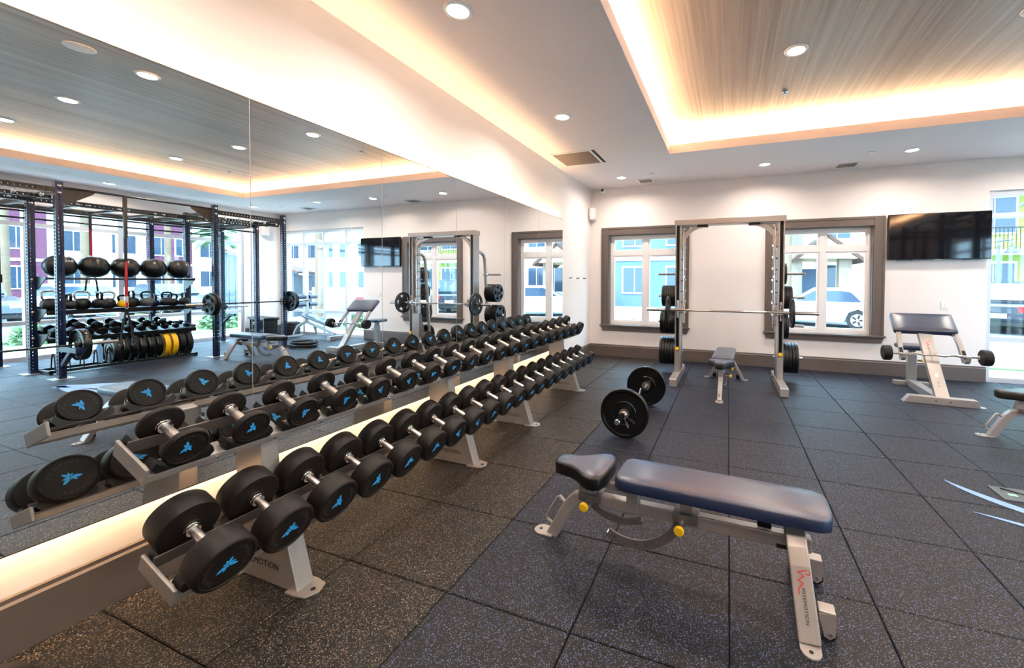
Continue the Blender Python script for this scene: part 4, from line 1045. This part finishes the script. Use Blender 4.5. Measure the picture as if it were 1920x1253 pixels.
def rig_loads():
    # bars
    def obar(label, x, yc, z, half=1.1, grip=.655): return bar(label, (x, yc, z), PI/2, half, grip, .014, False, 'black_steel')
    obar('black barbell resting low on the rig arms, loaded with a wide bumper plate', 6.22, 2.2, .502)
    plate('bumper', .225, .085, 'wide black bumper plate on the low rig barbell beside the blue arm', (6.22, 2.2+.72, .502), PI/2, 'plates on the rig barbells')
    plate('bumper', .225, .085, 'wide black bumper plate on the hidden end of the low rig barbell', (6.22, 2.2-.72, .502), PI/2, 'plates on the rig barbells')
    obar('black barbell racked at waist height on the front of the rig', 6.40, 5.3, .993)
    for s, lb in ((-1, 'storage bay'), (1, 'corner window')):
        for k, R in enumerate((.215, .195)):
            plate('grip', R, .042, 'black grip plate on the waist high rig barbell, %s at the %s end' % (('inner', 'outer')[k], lb), (6.40, 5.3+s*(.70+.045*k), .993), PI/2, 'plates on the rig barbells')
    obar('bare barbell racked on the window side of the rig', 8.48, 5.3, .82, 1.1)
    # medicine balls
    y0 = 2.883
    bw = (.355, .36, .365, .358, .344)
    for i, w in enumerate(bw):
        t = thing('medicine_ball', 'soft black medicine ball on the top rig shelf, %s from the near post' % ORD[i], 'ball', (7.22, y0+sum(bw[:i])+w/2, 1.468), random.uniform(-.3, .3), 'medicine balls on the top rig shelf')
        N = 12; pr = [(0, 0), (.08, .006), (.15, .06), (.176, .13), (.18, .17), (.174, .215), (.14, .29), (.08, .33), (0, .342)]
        MB().lathe([(r*w/.36, z) for r, z in pr], 28).build('shell', 'black_vinyl', t, smooth=80)
        for q in range(6):
            a = q*PI/3+.2; path = [(.999*r*w/.36*math.cos(a), .999*r*w/.36*math.sin(a), z) for r, z in pr[1:-1]]
            MB().tube(path, .0025, 6).build('seam', 'black_plastic', t, smooth=True)
        if i in (0, 4):
            tx = MB(); text_line(tx, 'BALL' if i == 0 else 'LB', .05, T(-.176, .055, .235) @ rot('Z', -90) @ rot('X', 72)); tx.build('lettering', 'white_print', t)
    # kettlebells
    kb = [(2.97, .105, 0, 'black_iron'), (3.12, .085, 1, 'black_iron'), (3.29, .10, 0, 'black_iron'), (3.45, .09, 1, 'black_iron'), (3.58, .095, 0, 'black_iron'), (3.72, .07, 0, 'yellow'), (3.86, .10, 1, 'black_iron'), (4.02, .09, 0, 'grey_plate'),
          (4.16, .07, 1, 'blue_steel'), (4.29, .085, 0, 'black_iron'), (4.42, .075, 0, 'black_iron'), (4.54, .08, 1, 'black_iron')]
    for i, (y, r, turn, mt) in enumerate(kb):
        col = {'yellow': 'yellow banded', 'grey_plate': 'dark grey', 'blue_steel': 'small blue'}.get(mt, 'black')
        t = thing('kettlebell', '%s kettlebell on the second rig shelf, %s from the near post' % (col, ORD[i]), 'kettlebell', (7.2+(-.05 if i % 2 else .05), y, .962+(.006 if i % 2 else -.004)), turn*PI/2, 'kettlebells on the rig shelf')
        MB().lathe([(0, 0), (r*.62, 0), (r*.8, r*.14), (r*.98, r*.6), (r, r*.95), (r*.88, r*1.4), (r*.55, r*1.7), (0, r*1.8)], 22).build('bell', mt, t, smooth=70)
        k = r*.95
        MB().tube([(0, -k*.62, r*1.45), (0, -k*.80, r*1.9), (0, -k*.88, r*2.4), (0, -k*.62, r*2.75), (0, 0, r*2.85), (0, k*.62, r*2.75), (0, k*.88, r*2.4), (0, k*.80, r*1.9), (0, k*.62, r*1.45)], .0165, 10).build('handle', 'chrome' if i in (0, 2, 4) else 'black_gloss', t, smooth=True)
    # hex dumbbells, two rows
    hx = MB(); hexo = lambda R: [(R*math.cos(math.radians(60*q)), R*math.sin(math.radians(60*q))) for q in range(6)]
    ms = {}
    def hexd(sz, label, p):
        if sz not in ms:
            R, th, hl = .052*sz, .075*sz, .13
            ms[sz] = ([MB().pad(hexo(R), 0, th, .012, T(s*hl/2, 0, 0) @ rot('Y', 90*s)).mesh('head', 'black_gloss') for s in (-1, 1)], MB().cyl((-hl/2, 0, 0), (hl/2, 0, 0), .015, n=12).mesh('handle', 'chrome', True))
        t = thing('hex_dumbbell', label, 'dumbbell', p, 0, 'hex dumbbells on the rig shelf')
        for m in ms[sz][0]: place('head', m, t)
        place('handle', ms[sz][1], t)
        t.rotation_euler = (0, math.radians(-14), 0)
    for i in range(11):
        sz = (1.5, 1.5, 1.42, 1.36, 1.3, 1.24, 1.15, 1.05, .98, .9, .85)[i]
        hexd(sz, 'black hex dumbbell on the rig shelf, %s from the near post' % ORD[i], (7.18, 2.96+i*.158, .575+.047*sz))
    for i in range(6):
        hexd((1.25, 1.2, 1.15, 1.1, 1.0, .95)[i], 'black hex dumbbell laid on top of the others, %s from the near post' % ORD[i], (7.20, 3.2+i*.2, .575+.155-.006*i))
    # bumper plates standing in the floor rack
    for i in range(10):
        y = 3.58+i*.108
        if i in (6, 7): mt, cl = 'yellow', 'yellow'
        elif i in (8, 9): mt, cl = 'black_rubber', 'black'
        else: mt, cl = 'black_iron', 'dark'
        plate('bumper', .225, .072 if i in (6, 7) else .076, '%s bumper plate standing in the rig floor rack, %s from the near end' % (cl, ORD[i]), (7.19, y, .262), PI/2, 'bumper plates in the floor rack', mt if mt != 'black_iron' else 'black_gloss')
    t = thing('towel', 'folded pale blue towel hanging over the plate rack', 'towel', (7.1, 3.43, 0))
    MB().sweep([(.0, 0, .08), (.0, 0, .32), (.03, 0, .35), (.06, 0, .32), (.06, 0, .1)], [(-.05, -.008), (.05, -.008), (.05, .008), (-.05, .008)], (0, 1, 0)).build('fabric', 'towel_blue', t, smooth=60)
    # suspension trainers
    def strap(label, x, y, z1, z0, w=.038):
        t = thing('suspension_strap', label, 'suspension trainer', (x, y, z0), 0, 'suspension trainers hung from the rig')
        h = z1-z0
        MB().box(-.003, .003, -w/2, w/2, h*.42, h).build('anchor_strap', 'black_plastic', t)
        MB().box(-.006, -.0035, -w*.35, w*.35, h*.36, h*.78).build('red_strap', 'red', t)
        MB().box(-.008, .006, -w*.55, w*.55, h*.40, h*.46).build('buckle', 'chrome', t, bevel=.003)
        MB().tube([(0, .018*math.cos(q*PI/6), h*.36+.03*math.sin(q*PI/6)) for q in range(12)], .004, 6, True).build('carabiner', 'chrome', t, smooth=True)
        for s in (-1, 1):
            MB().sweep([(0, 0, h*.345), (0, s*.06, h*.14), (0, s*.075, .02)], [(-.012, -.002), (.012, -.002), (.012, .002), (-.012, .002)], (1, 0, 0)).build('handle_strap', 'black_plastic', t)
            MB().cyl((-.065, s*.075, .012), (.065, s*.075, .012), .016, n=12).build('grip', 'black_rubber', t, smooth=True)
    strap('red and black suspension trainer hanging in front of the rig shelves', 6.5, 3.51, 2.1, .38)
    strap('red and black suspension trainer hanging behind the medicine balls', 8.0, 3.66, 2.62, 1.2)
rig_loads()

# ================================================================== things beyond the rig, seen in the mirror
def corner_kit():
    # decline bench with leg rollers
    t = thing('decline_bench', 'blue decline sit up bench with leg rollers by the corner windows', 'bench', (7.42, 7.14, 0), 0)
    MB().rect([(.55, 0, .0), (.50, 0, .12), (.38, 0, .28), (.2, 0, .36), (.05, 0, .4), (-.9, 0, .13)], .05, .06).build('frame', 'silver', t, bevel=.005)
    MB().prism([(.48, -.2), (.6, -.2), (.6, .2), (.48, .2)], 0, .04).build('foot_bar', 'silver', t, bevel=.005); MB().prism([(-.98, -.18), (-.86, -.18), (-.86, .18), (-.98, .18)], 0, .09).build('foot_bar', 'silver', t, bevel=.005)
    M = T(-.42, 0, .45) @ rot('Y', -13)
    MB().pad(rrect(1.12, .28, .06, 4), -.03, .035, .016, M).build('backrest', 'blue_vinyl', t, smooth=50)
    MB().box(.03, .09, -.03, .03, .4, 1.06).build('roller_post', 'silver', t, bevel=.005)
    for z in (.84, 1.03):
        for s in (-1, 1): MB().lathe([(0, 0), (.05, 0), (.058, .01), (.058, .2), (.05, .21), (0, .21)], 20, T(.06, s*.04, z) @ rot('X', -90*s)).build('roller', 'blue_vinyl', t, smooth=True)
        MB().cyl((.06, -.27, z), (.06, .27, z), .014, n=10).build('roller_axle', 'chrome', t, smooth=True)
    MB().tube([(.06, -.1, 1.08), (.0, -.1, 1.14), (-.08, -.08, 1.16), (-.08, .08, 1.16), (.0, .1, 1.14), (.06, .1, 1.08)], .012, 8).build('grab_handle', 'chrome', t, smooth=True)
    MB().rect([(-.2, 0, .34), (-.28, 0, .1)], .04, .04).build('prop', 'silver_dark', t)
    # step platforms, stacked
    for k in range(5):
        s = thing('step_platform', 'round black step platform by the corner column, %s from the floor' % ORD[k], 'step', (8.2, 7.22, k*.072), 0, 'stacked step platforms')
        MB().lathe([(0, 0), (.20, 0), (.215, .01), (.215, .045), (.205, .062), (0, .066)], 32).build('deck', 'black_rubber', s, smooth=True)
        MB().lathe([(.19, .066), (.192, .0705), (.16, .0705), (.158, .066)], 32).build('grip_ring', 'grey_plate', s, smooth=True)
    s = thing('plyo_bench', 'low black bench with ring handles under the wall speaker', 'bench', (8.45, 6.72, 0), math.radians(8))
    MB().pad(rrect(.85, .34, .03, 3), .46, .52, .014).build('top', 'black_vinyl', s, smooth=50)
    for q in (-1, 1): MB().box(q*.34-.02, q*.34+.02, -.15, .15, 0, .46).build('leg', 'black_steel', s, bevel=.004)
    MB().box(-.32, .32, -.15, .15, .18, .2).build('shelf', 'black_steel', s)
    for q in range(3): MB().tube([(-.1+q*.1+.028*math.cos(a*PI/6), -.165, .37+.028*math.sin(a*PI/6)) for a in range(12)], .005, 6, True).build('ring', 'chrome', s, smooth=True)
    # battle rope coiled on the floor
    s = thing('battle_rope', 'thick black battle rope coiled on the floor beside the rig', 'rope', (6.12, 6.1, 0))
    pts = []
    for q in range(0, 109):
        a = q*PI/12; l = q//24; r = .20+.012*math.sin(q*.7)+(.05 if l % 2 else 0); pts.append((r*1.15*math.cos(a), r*.9*math.sin(a), .02+l*.030*(1 if l < 4 else .8)+.006*math.sin(q*.5)))
    pts += [(.3, -.1, .02), (.34, -.25, .02), (.2, -.34, .02)]
    MB().tube(pts, .019, 8).build('coil', 'black_plastic', s, smooth=True)
    MB().cyl((.2, -.34, .022), (.1, -.37, .022), .021, n=10).build('end_sleeve', 'black_rubber', s, smooth=True)
corner_kit()

# ================================================================== outdoors, beyond the glass
GZ = -.15
def outdoors():
    g = struct(MB().box(-60, 80, YB+.25, 90, GZ-.3, GZ).box(XR+.25, 80, -40, YB+.25, GZ-.3, GZ).build('ground', 'concrete'))
    MB().box(-40, 30, 12.6, 19.5, GZ, GZ+.004).build('parking_lane', 'asphalt', g)
    MB().box(19.2, 25.5, -30, 12.6, GZ, GZ+.004).build('parking_lane', 'asphalt', g)
    MB().box(-40, 30, 9.6, 11.0, GZ, GZ+.03).build('lawn_strip', 'grass', g)
    MB().box(12.2, 14.2, -30, 9.6, GZ, GZ+.03).build('lawn_strip', 'grass', g)
    MB().box(-40, 34, 20.8, 22.6, GZ, GZ+.05).build('lawn_strip', 'grass', g)
outdoors()
def facade(label, p, rz, w, h, mat, cols, trim='stucco_white', floors=5, balcony=False, group='apartment blocks across the car park', roof=True):
    # local: x along the front, front face at y = 0 looking towards -y, base at z = 0
    t = thing('apartment_building', label, 'building', p, rz, group)
    MB().box(0, w, 0, 5, 0, h).build('wall', mat, t)
    MB().box(0, w, -.25, 5, h, h+.35).build('cornice', trim, t)
    MB().box(0, w, -.06, 0, 3.0, 3.22).build('band', trim, t)
    fh = 3.05; bw = w/cols
    for f in range(floors):
        for c in range(cols):
            cx = (c+.5)*bw; z0 = f*fh+.95; ww, wh = min(1.5, bw*.62), 1.6
            if z0+wh > h-.2: continue
            wn = MB().box(cx-ww/2-.1, cx+ww/2+.1, -.07, 0, z0-.1, z0+wh+.1).build('window', trim, t)
            MB().box(cx-ww/2, cx-.03, -.09, -.07, z0, z0+wh).box(cx+.03, cx+ww/2, -.09, -.07, z0, z0+wh).build('pane', 'glass_dark', wn)
    if balcony:
        for f in range(1, floors):
            z = f*fh
            b = MB().box(.3, w-.3, -1.3, 0, z-.12, z+.06).build('balcony', trim, t)
            MB().box(.3, w-.3, -1.3, -1.26, z+1.0, z+1.06).build('handrail', 'black_steel', b)
            for k in range(int((w-.6)/.14)+1): MB().box(.3+k*.14, .325+k*.14, -1.29, -1.265, z+.06, z+1.0).build('baluster', 'black_steel', b)
    return t
facade('slate blue apartment block seen through the left window', (-16, 26, GZ), 0, 17, 10.5, 'siding_slate', 6)
facade('white apartment block seen behind the smith machine', (1.05, 26.5, GZ), 0, 4.2, 12.5, 'stucco_cream', 2)
facade('white apartment block seen through the right window', (6.9, 25, GZ), 0, 5.9, 12.8, 'stucco_white', 3)
facade('lime green apartment block with balcony railings beyond the tall glass', (12.85, 24.5, GZ), 0, 5, 12.8, 'siding_lime', 2, balcony=True)
facade('cream apartment block beyond the corner windows', (17.9, 25, GZ), 0, 7, 12.8, 'stucco_cream', 3, balcony=True)
facade('white apartment block at the end of the car park', (24.95, 30, GZ), 0, 20, 12.8, 'stucco_white', 8)
cols_ = [('stucco_white', 'white'), ('siding_maroon', 'maroon'), ('stucco_white', 'white'), ('siding_maroon', 'maroon'), ('stucco_cream', 'cream'), ('siding_maroon', 'maroon'), ('stucco_white', 'white'), ('siding_lime', 'lime green')]
yy = 31.0
for i, (m, nm) in enumerate(cols_):
    w_ = (6.5, 3.2, 6.0, 3.0, 6.0, 3.2, 6.5, 7.0)[i]
    facade('%s bay of the long block beyond the rig windows, %s from the corner' % (nm, ORD[i]), (48+(0 if i % 2 else .5), yy, GZ), -PI/2, w_-.02, 14.5, m, 2 if w_ > 3 else 1, group='bays of the long apartment block'); yy -= w_
def porch():
    t = thing('porch', 'stone entrance porch with a brown gabled roof beyond the right window', 'porch', (5.25, 21.5, GZ))
    MB().box(-.2, .5, 0, 2.6, 0, 4.3).build('stone_pier', 'stone', t); MB().box(2.0, 2.5, 0, .5, 0, 2.7).build('post', 'stone', t)
    MB().box(.7, 1.35, 1.5, 1.6, 0, 2.3).build('door', 'siding_slate', t)
    MB().prism([(.3, 2.75), (2.7, 2.7), (1.45, 3.7)], -3, .3, rot('X', 90)).build('gable', 'stucco_cream', t)
    for a, b in (((.05, 2.62), (1.45, 3.78)), ((2.95, 2.56), (1.45, 3.78))):
        MB().rect([(a[0], 1.3, a[1]), (b[0], 1.3, b[1])], 3.5, .14).build('roof_slope', 'roof_brown', t)
porch()
def car(label, p, rz, mat, suv=False):
    t = thing('car', label, 'car', p, rz, 'parked cars')
    Lc, Wc = 4.5, 1.78; zb = .22; zs = 1.0 if suv else .88; zt = 1.68 if suv else 1.42
    low = [(-2.2, zb+.08), (-2.25, .5), (-2.2, zs-.06), (-2.05, zs), (.95, zs), (1.9, zs-.14), (2.2, zs-.3), (2.25, .45), (2.15, zb+.04), (1.75, zb)] + [(1.32+.36*math.cos(math.radians(q)), .33+.36*math.sin(math.radians(q))) for q in (0, 40, 90, 140, 180)] + [(.9, zb), (-.95, zb)] + [(-1.35+.36*math.cos(math.radians(q)), .33+.36*math.sin(math.radians(q))) for q in (0, 40, 90, 140, 180)] + [(-1.8, zb)]
    M = rot('X', 90)
    body = MB().prism(low, -Wc/2, Wc/2, M).build('body', mat, t, bevel=.06)
    cab = [(-2.0 if suv else -1.75, zs-.02), (-1.75 if suv else -1.2, zt-.04), (-.9, zt), (.05, zt), (.95, zs-.02)]
    MB().prism(cab[::-1], -Wc/2+.12, Wc/2-.12, M).build('cabin', mat, t, bevel=.07)
    gl = [(-1.7 if suv else -1.45, zs+.05), (-1.55 if suv else -1.12, zt-.14), (-.85, zt-.1), (0, zt-.1), (.68, zs+.05)]
    for s in (-1, 1): MB().prism(gl[::-1], -.006, .006, T(0, s*(Wc/2-.118), 0) @ M).build('side_glass', 'glass_dark', t)
    for x0, z0, x1, z1 in ((cab[0][0]-.005, zs+.08, cab[1][0]-.012, zt-.1), (.86, zs+.08, .14, zt-.08)):
        MB().rect([(x0, 0, z0), (x1, 0, z1)], Wc-.4, .03, (0, 0, 1)).build('windscreen', 'glass_dark', t)
    for x in (-1.35, 1.32):
        for s in (-1, 1):
            wv = MB().cyl((x, s*(Wc/2-.21), .33), (x, s*(Wc/2-.0), .33), .33, n=24).build('wheel', 'tyre', t, smooth=True)
            MB().cyl((x, s*(Wc/2-.002), .33), (x, s*(Wc/2+.008), .33), .21, n=20).build('rim', 'silver', wv, smooth=True)
            for k in range(5):
                a = k*2*PI/5; MB().box(.05, .18, -.03, .03, -.004, .004, T(x+.0, s*(Wc/2+.009), .33) @ rot('X', 90) @ Matrix.Rotation(a+.6, 4, 'Z')).build('spoke_gap', 'tyre', wv)
    for s in (-1, 1):
        MB().box(-2.26, -2.16, s*.62-.18, s*.62+.18, zs-.28, zs-.1).build('tail_lamp', 'lens_red', t); MB().box(2.12, 2.22, s*.62-.16, s*.62+.16, zs-.38, zs-.24).build('head_lamp', 'trim_white', t)
    MB().box(-2.28, -2.24, -.2, .2, .52, .66).build('number_plate', 'white_print', t)
    MB().box(-2.28, 2.26, -.75, .75, .28, .4).build('bumper', mat if not suv else 'black_plastic', t)
car('white saloon car parked outside the right window', (5.75, 17.4, GZ), math.radians(155), 'car_white')
car('dark sport utility car parked beyond the tall glass', (11.6, 18.3, GZ), math.radians(58), 'car_dark', True)
car('red car parked outside beside the dark sport utility', (14.9, 17.2, GZ), math.radians(66), 'car_red')
car('dark car parked far off beyond the left window', (-6.5, 24, GZ), math.radians(5), 'car_dark', True)
car('dark blue car parked beyond the rig, nearest the shed', (22.3, 11.2, GZ), math.radians(182), 'car_dark')
car('silver grey car parked beyond the rig shelves', (22.4, 8.4, GZ), math.radians(178), 'car_white')
car('dark sport utility car parked beyond the near rig bay', (22.3, 5.6, GZ), math.radians(181), 'car_dark', True)
def lamp_post():
    t = thing('street_lamp', 'slim grey street lamp with a bell shade outside the tall glass', 'street lamp', (13.3, 22.4, GZ))
    MB().cyl((0, 0, 0), (0, 0, 3.5), .06, .05, n=12).build('pole', 'shed_grey', t, smooth=True); MB().cyl((0, 0, 0), (0, 0, .4), .11, n=12).build('base', 'shed_grey', t, smooth=True)
    MB().tube([(0, 0, 3.42), (.3, 0, 3.46), (.42, 0, 3.42), (.44, 0, 3.25)], .035, 8).build('arm', 'shed_grey', t, smooth=True)
    MB().lathe([(.0, 3.25), (.06, 3.24), (.1, 3.1), (.26, 2.95), (.27, 2.92), (.0, 2.92)], 16, T(.44, 0, 0)).build('shade', 'shed_grey', t, smooth=True)
lamp_post()
def palm(label, p, h, r=.2):
    t = thing('palm_tree', label, 'tree', p, random.uniform(0, 6), 'palm trees outside')
    pr = []
    n = int(h/.16)
    for i in range(n+1):
        z = h*i/n; pr += [(r*(1-.25*i/n)*(1.0 if i % 2 else 1.09), z)]
    MB().lathe([(0, 0)]+pr+[(0, h+.05)], 14).build('trunk', 'trunk', t, smooth=30)
    for k in range(16):
        a = k*2*PI/16+random.uniform(-.15, .15); el = random.uniform(-.3, .9); ln = random.uniform(1.5, 2.0); mb = MB(); vs = []; fs = []
        for i in range(9):
            u = i/8; x = ln*u*math.cos(el*(1-u*.2)); z = h+ln*u*math.sin(el)-1.2*u*u*ln*.5; w = .30*math.sin(PI*min(1, .12+u*.9))
            vs += [(x, -w, z-.10), (x, 0, z), (x, w, z-.10)]
            if i: o = (i-1)*3; fs += [(o, o+1, o+4, o+3), (o+1, o+2, o+5, o+4)]
        mb.add(vs, fs, Matrix.Rotation(a, 4, 'Z')).build('frond', 'frond', t, smooth=True)
for i, (x, y, h, lb) in enumerate(((27.0, 7.75, 7.5, 'nearest the viewer in the rig windows'), (27.0, 10.1, 7.5, 'second past the near rig post'), (27.2, 13.3, 6.8, 'behind the middle rig shelves'), (30.0, 17.1, 4.8, 'beside the grey shed'), (14.6, 12.8, 6.4, 'beyond the corner windows'), (5.0, 20.4, 6.5, 'beside the stone porch'), (11.6, 14.2, 4.4, 'in the strip outside the tall glass'))):
    palm('palm tree with ringed trunk outside, '+lb, (x, y, GZ), h, .16)
def shed():
    t = thing('shed', 'grey board shed with a sloping roof beyond the rig', 'shed', (16.3, 11.4, GZ), math.radians(-35))
    n = 12
    for i in range(n):
        x = -1.3+i*2.6/n; h = 1.9+.9*(i+.5)/n
        MB().box(x+.01, x+2.6/n-.01, 0, .05, 0, h).build('board', 'shed_grey', t)
    MB().box(-1.3, 1.3, .05, 2, 0, 1.85).build('wall', 'shed_grey', t)
    MB().rect([(-1.5, 1, 1.95), (1.45, 1, 2.95)], 2.4, .08).build('roof', 'roof_brown', t)
shed()
def shrubs():
    k = 0
    for x, y, s in ((-2.5, 10.3, .5), (-1.2, 10.4, .42), (.2, 10.2, .5), (13.2, 6.6, .45), (13.1, 8.2, .5), (13.3, 4.6, .5), (9.5, 10.3, .4), (15.0, 10.2, .45), (9.4, 21.6, .5), (10.8, 21.7, .6)):
        t = thing('shrub', 'low green shrub outside on the lawn strip, %s counted from the left window' % ORD[k], 'shrub', (x, y, GZ+.03), random.uniform(0, 6), 'shrubs on the lawn strips'); k += 1
        rnd = random.Random(k); vs = []; fs = []
        for i in range(260):
            th, ph = rnd.uniform(0, 2*PI), math.acos(rnd.uniform(0, 1)); q = s*rnd.uniform(.6, 1)
            c = Vector((q*math.sin(ph)*math.cos(th), q*math.sin(ph)*math.sin(th), q*math.cos(ph)*1.1)); a = Vector((rnd.uniform(-1, 1), rnd.uniform(-1, 1), rnd.uniform(-1, 1))).normalized(); b = a.orthogonal().normalized(); l = s*.22
            o = len(vs); vs += [c-a*l, c+b*l*.4, c+a*l, c-b*l*.4]; fs.append((o, o+1, o+2, o+3))
        f = MB().add(vs, fs).build('foliage', 'frond', t); f['kind'] = 'stuff'
        MB().cyl((0, 0, 0), (0, 0, s*.7), .03, .015, n=8).build('stem', 'trunk', t)
shrubs()
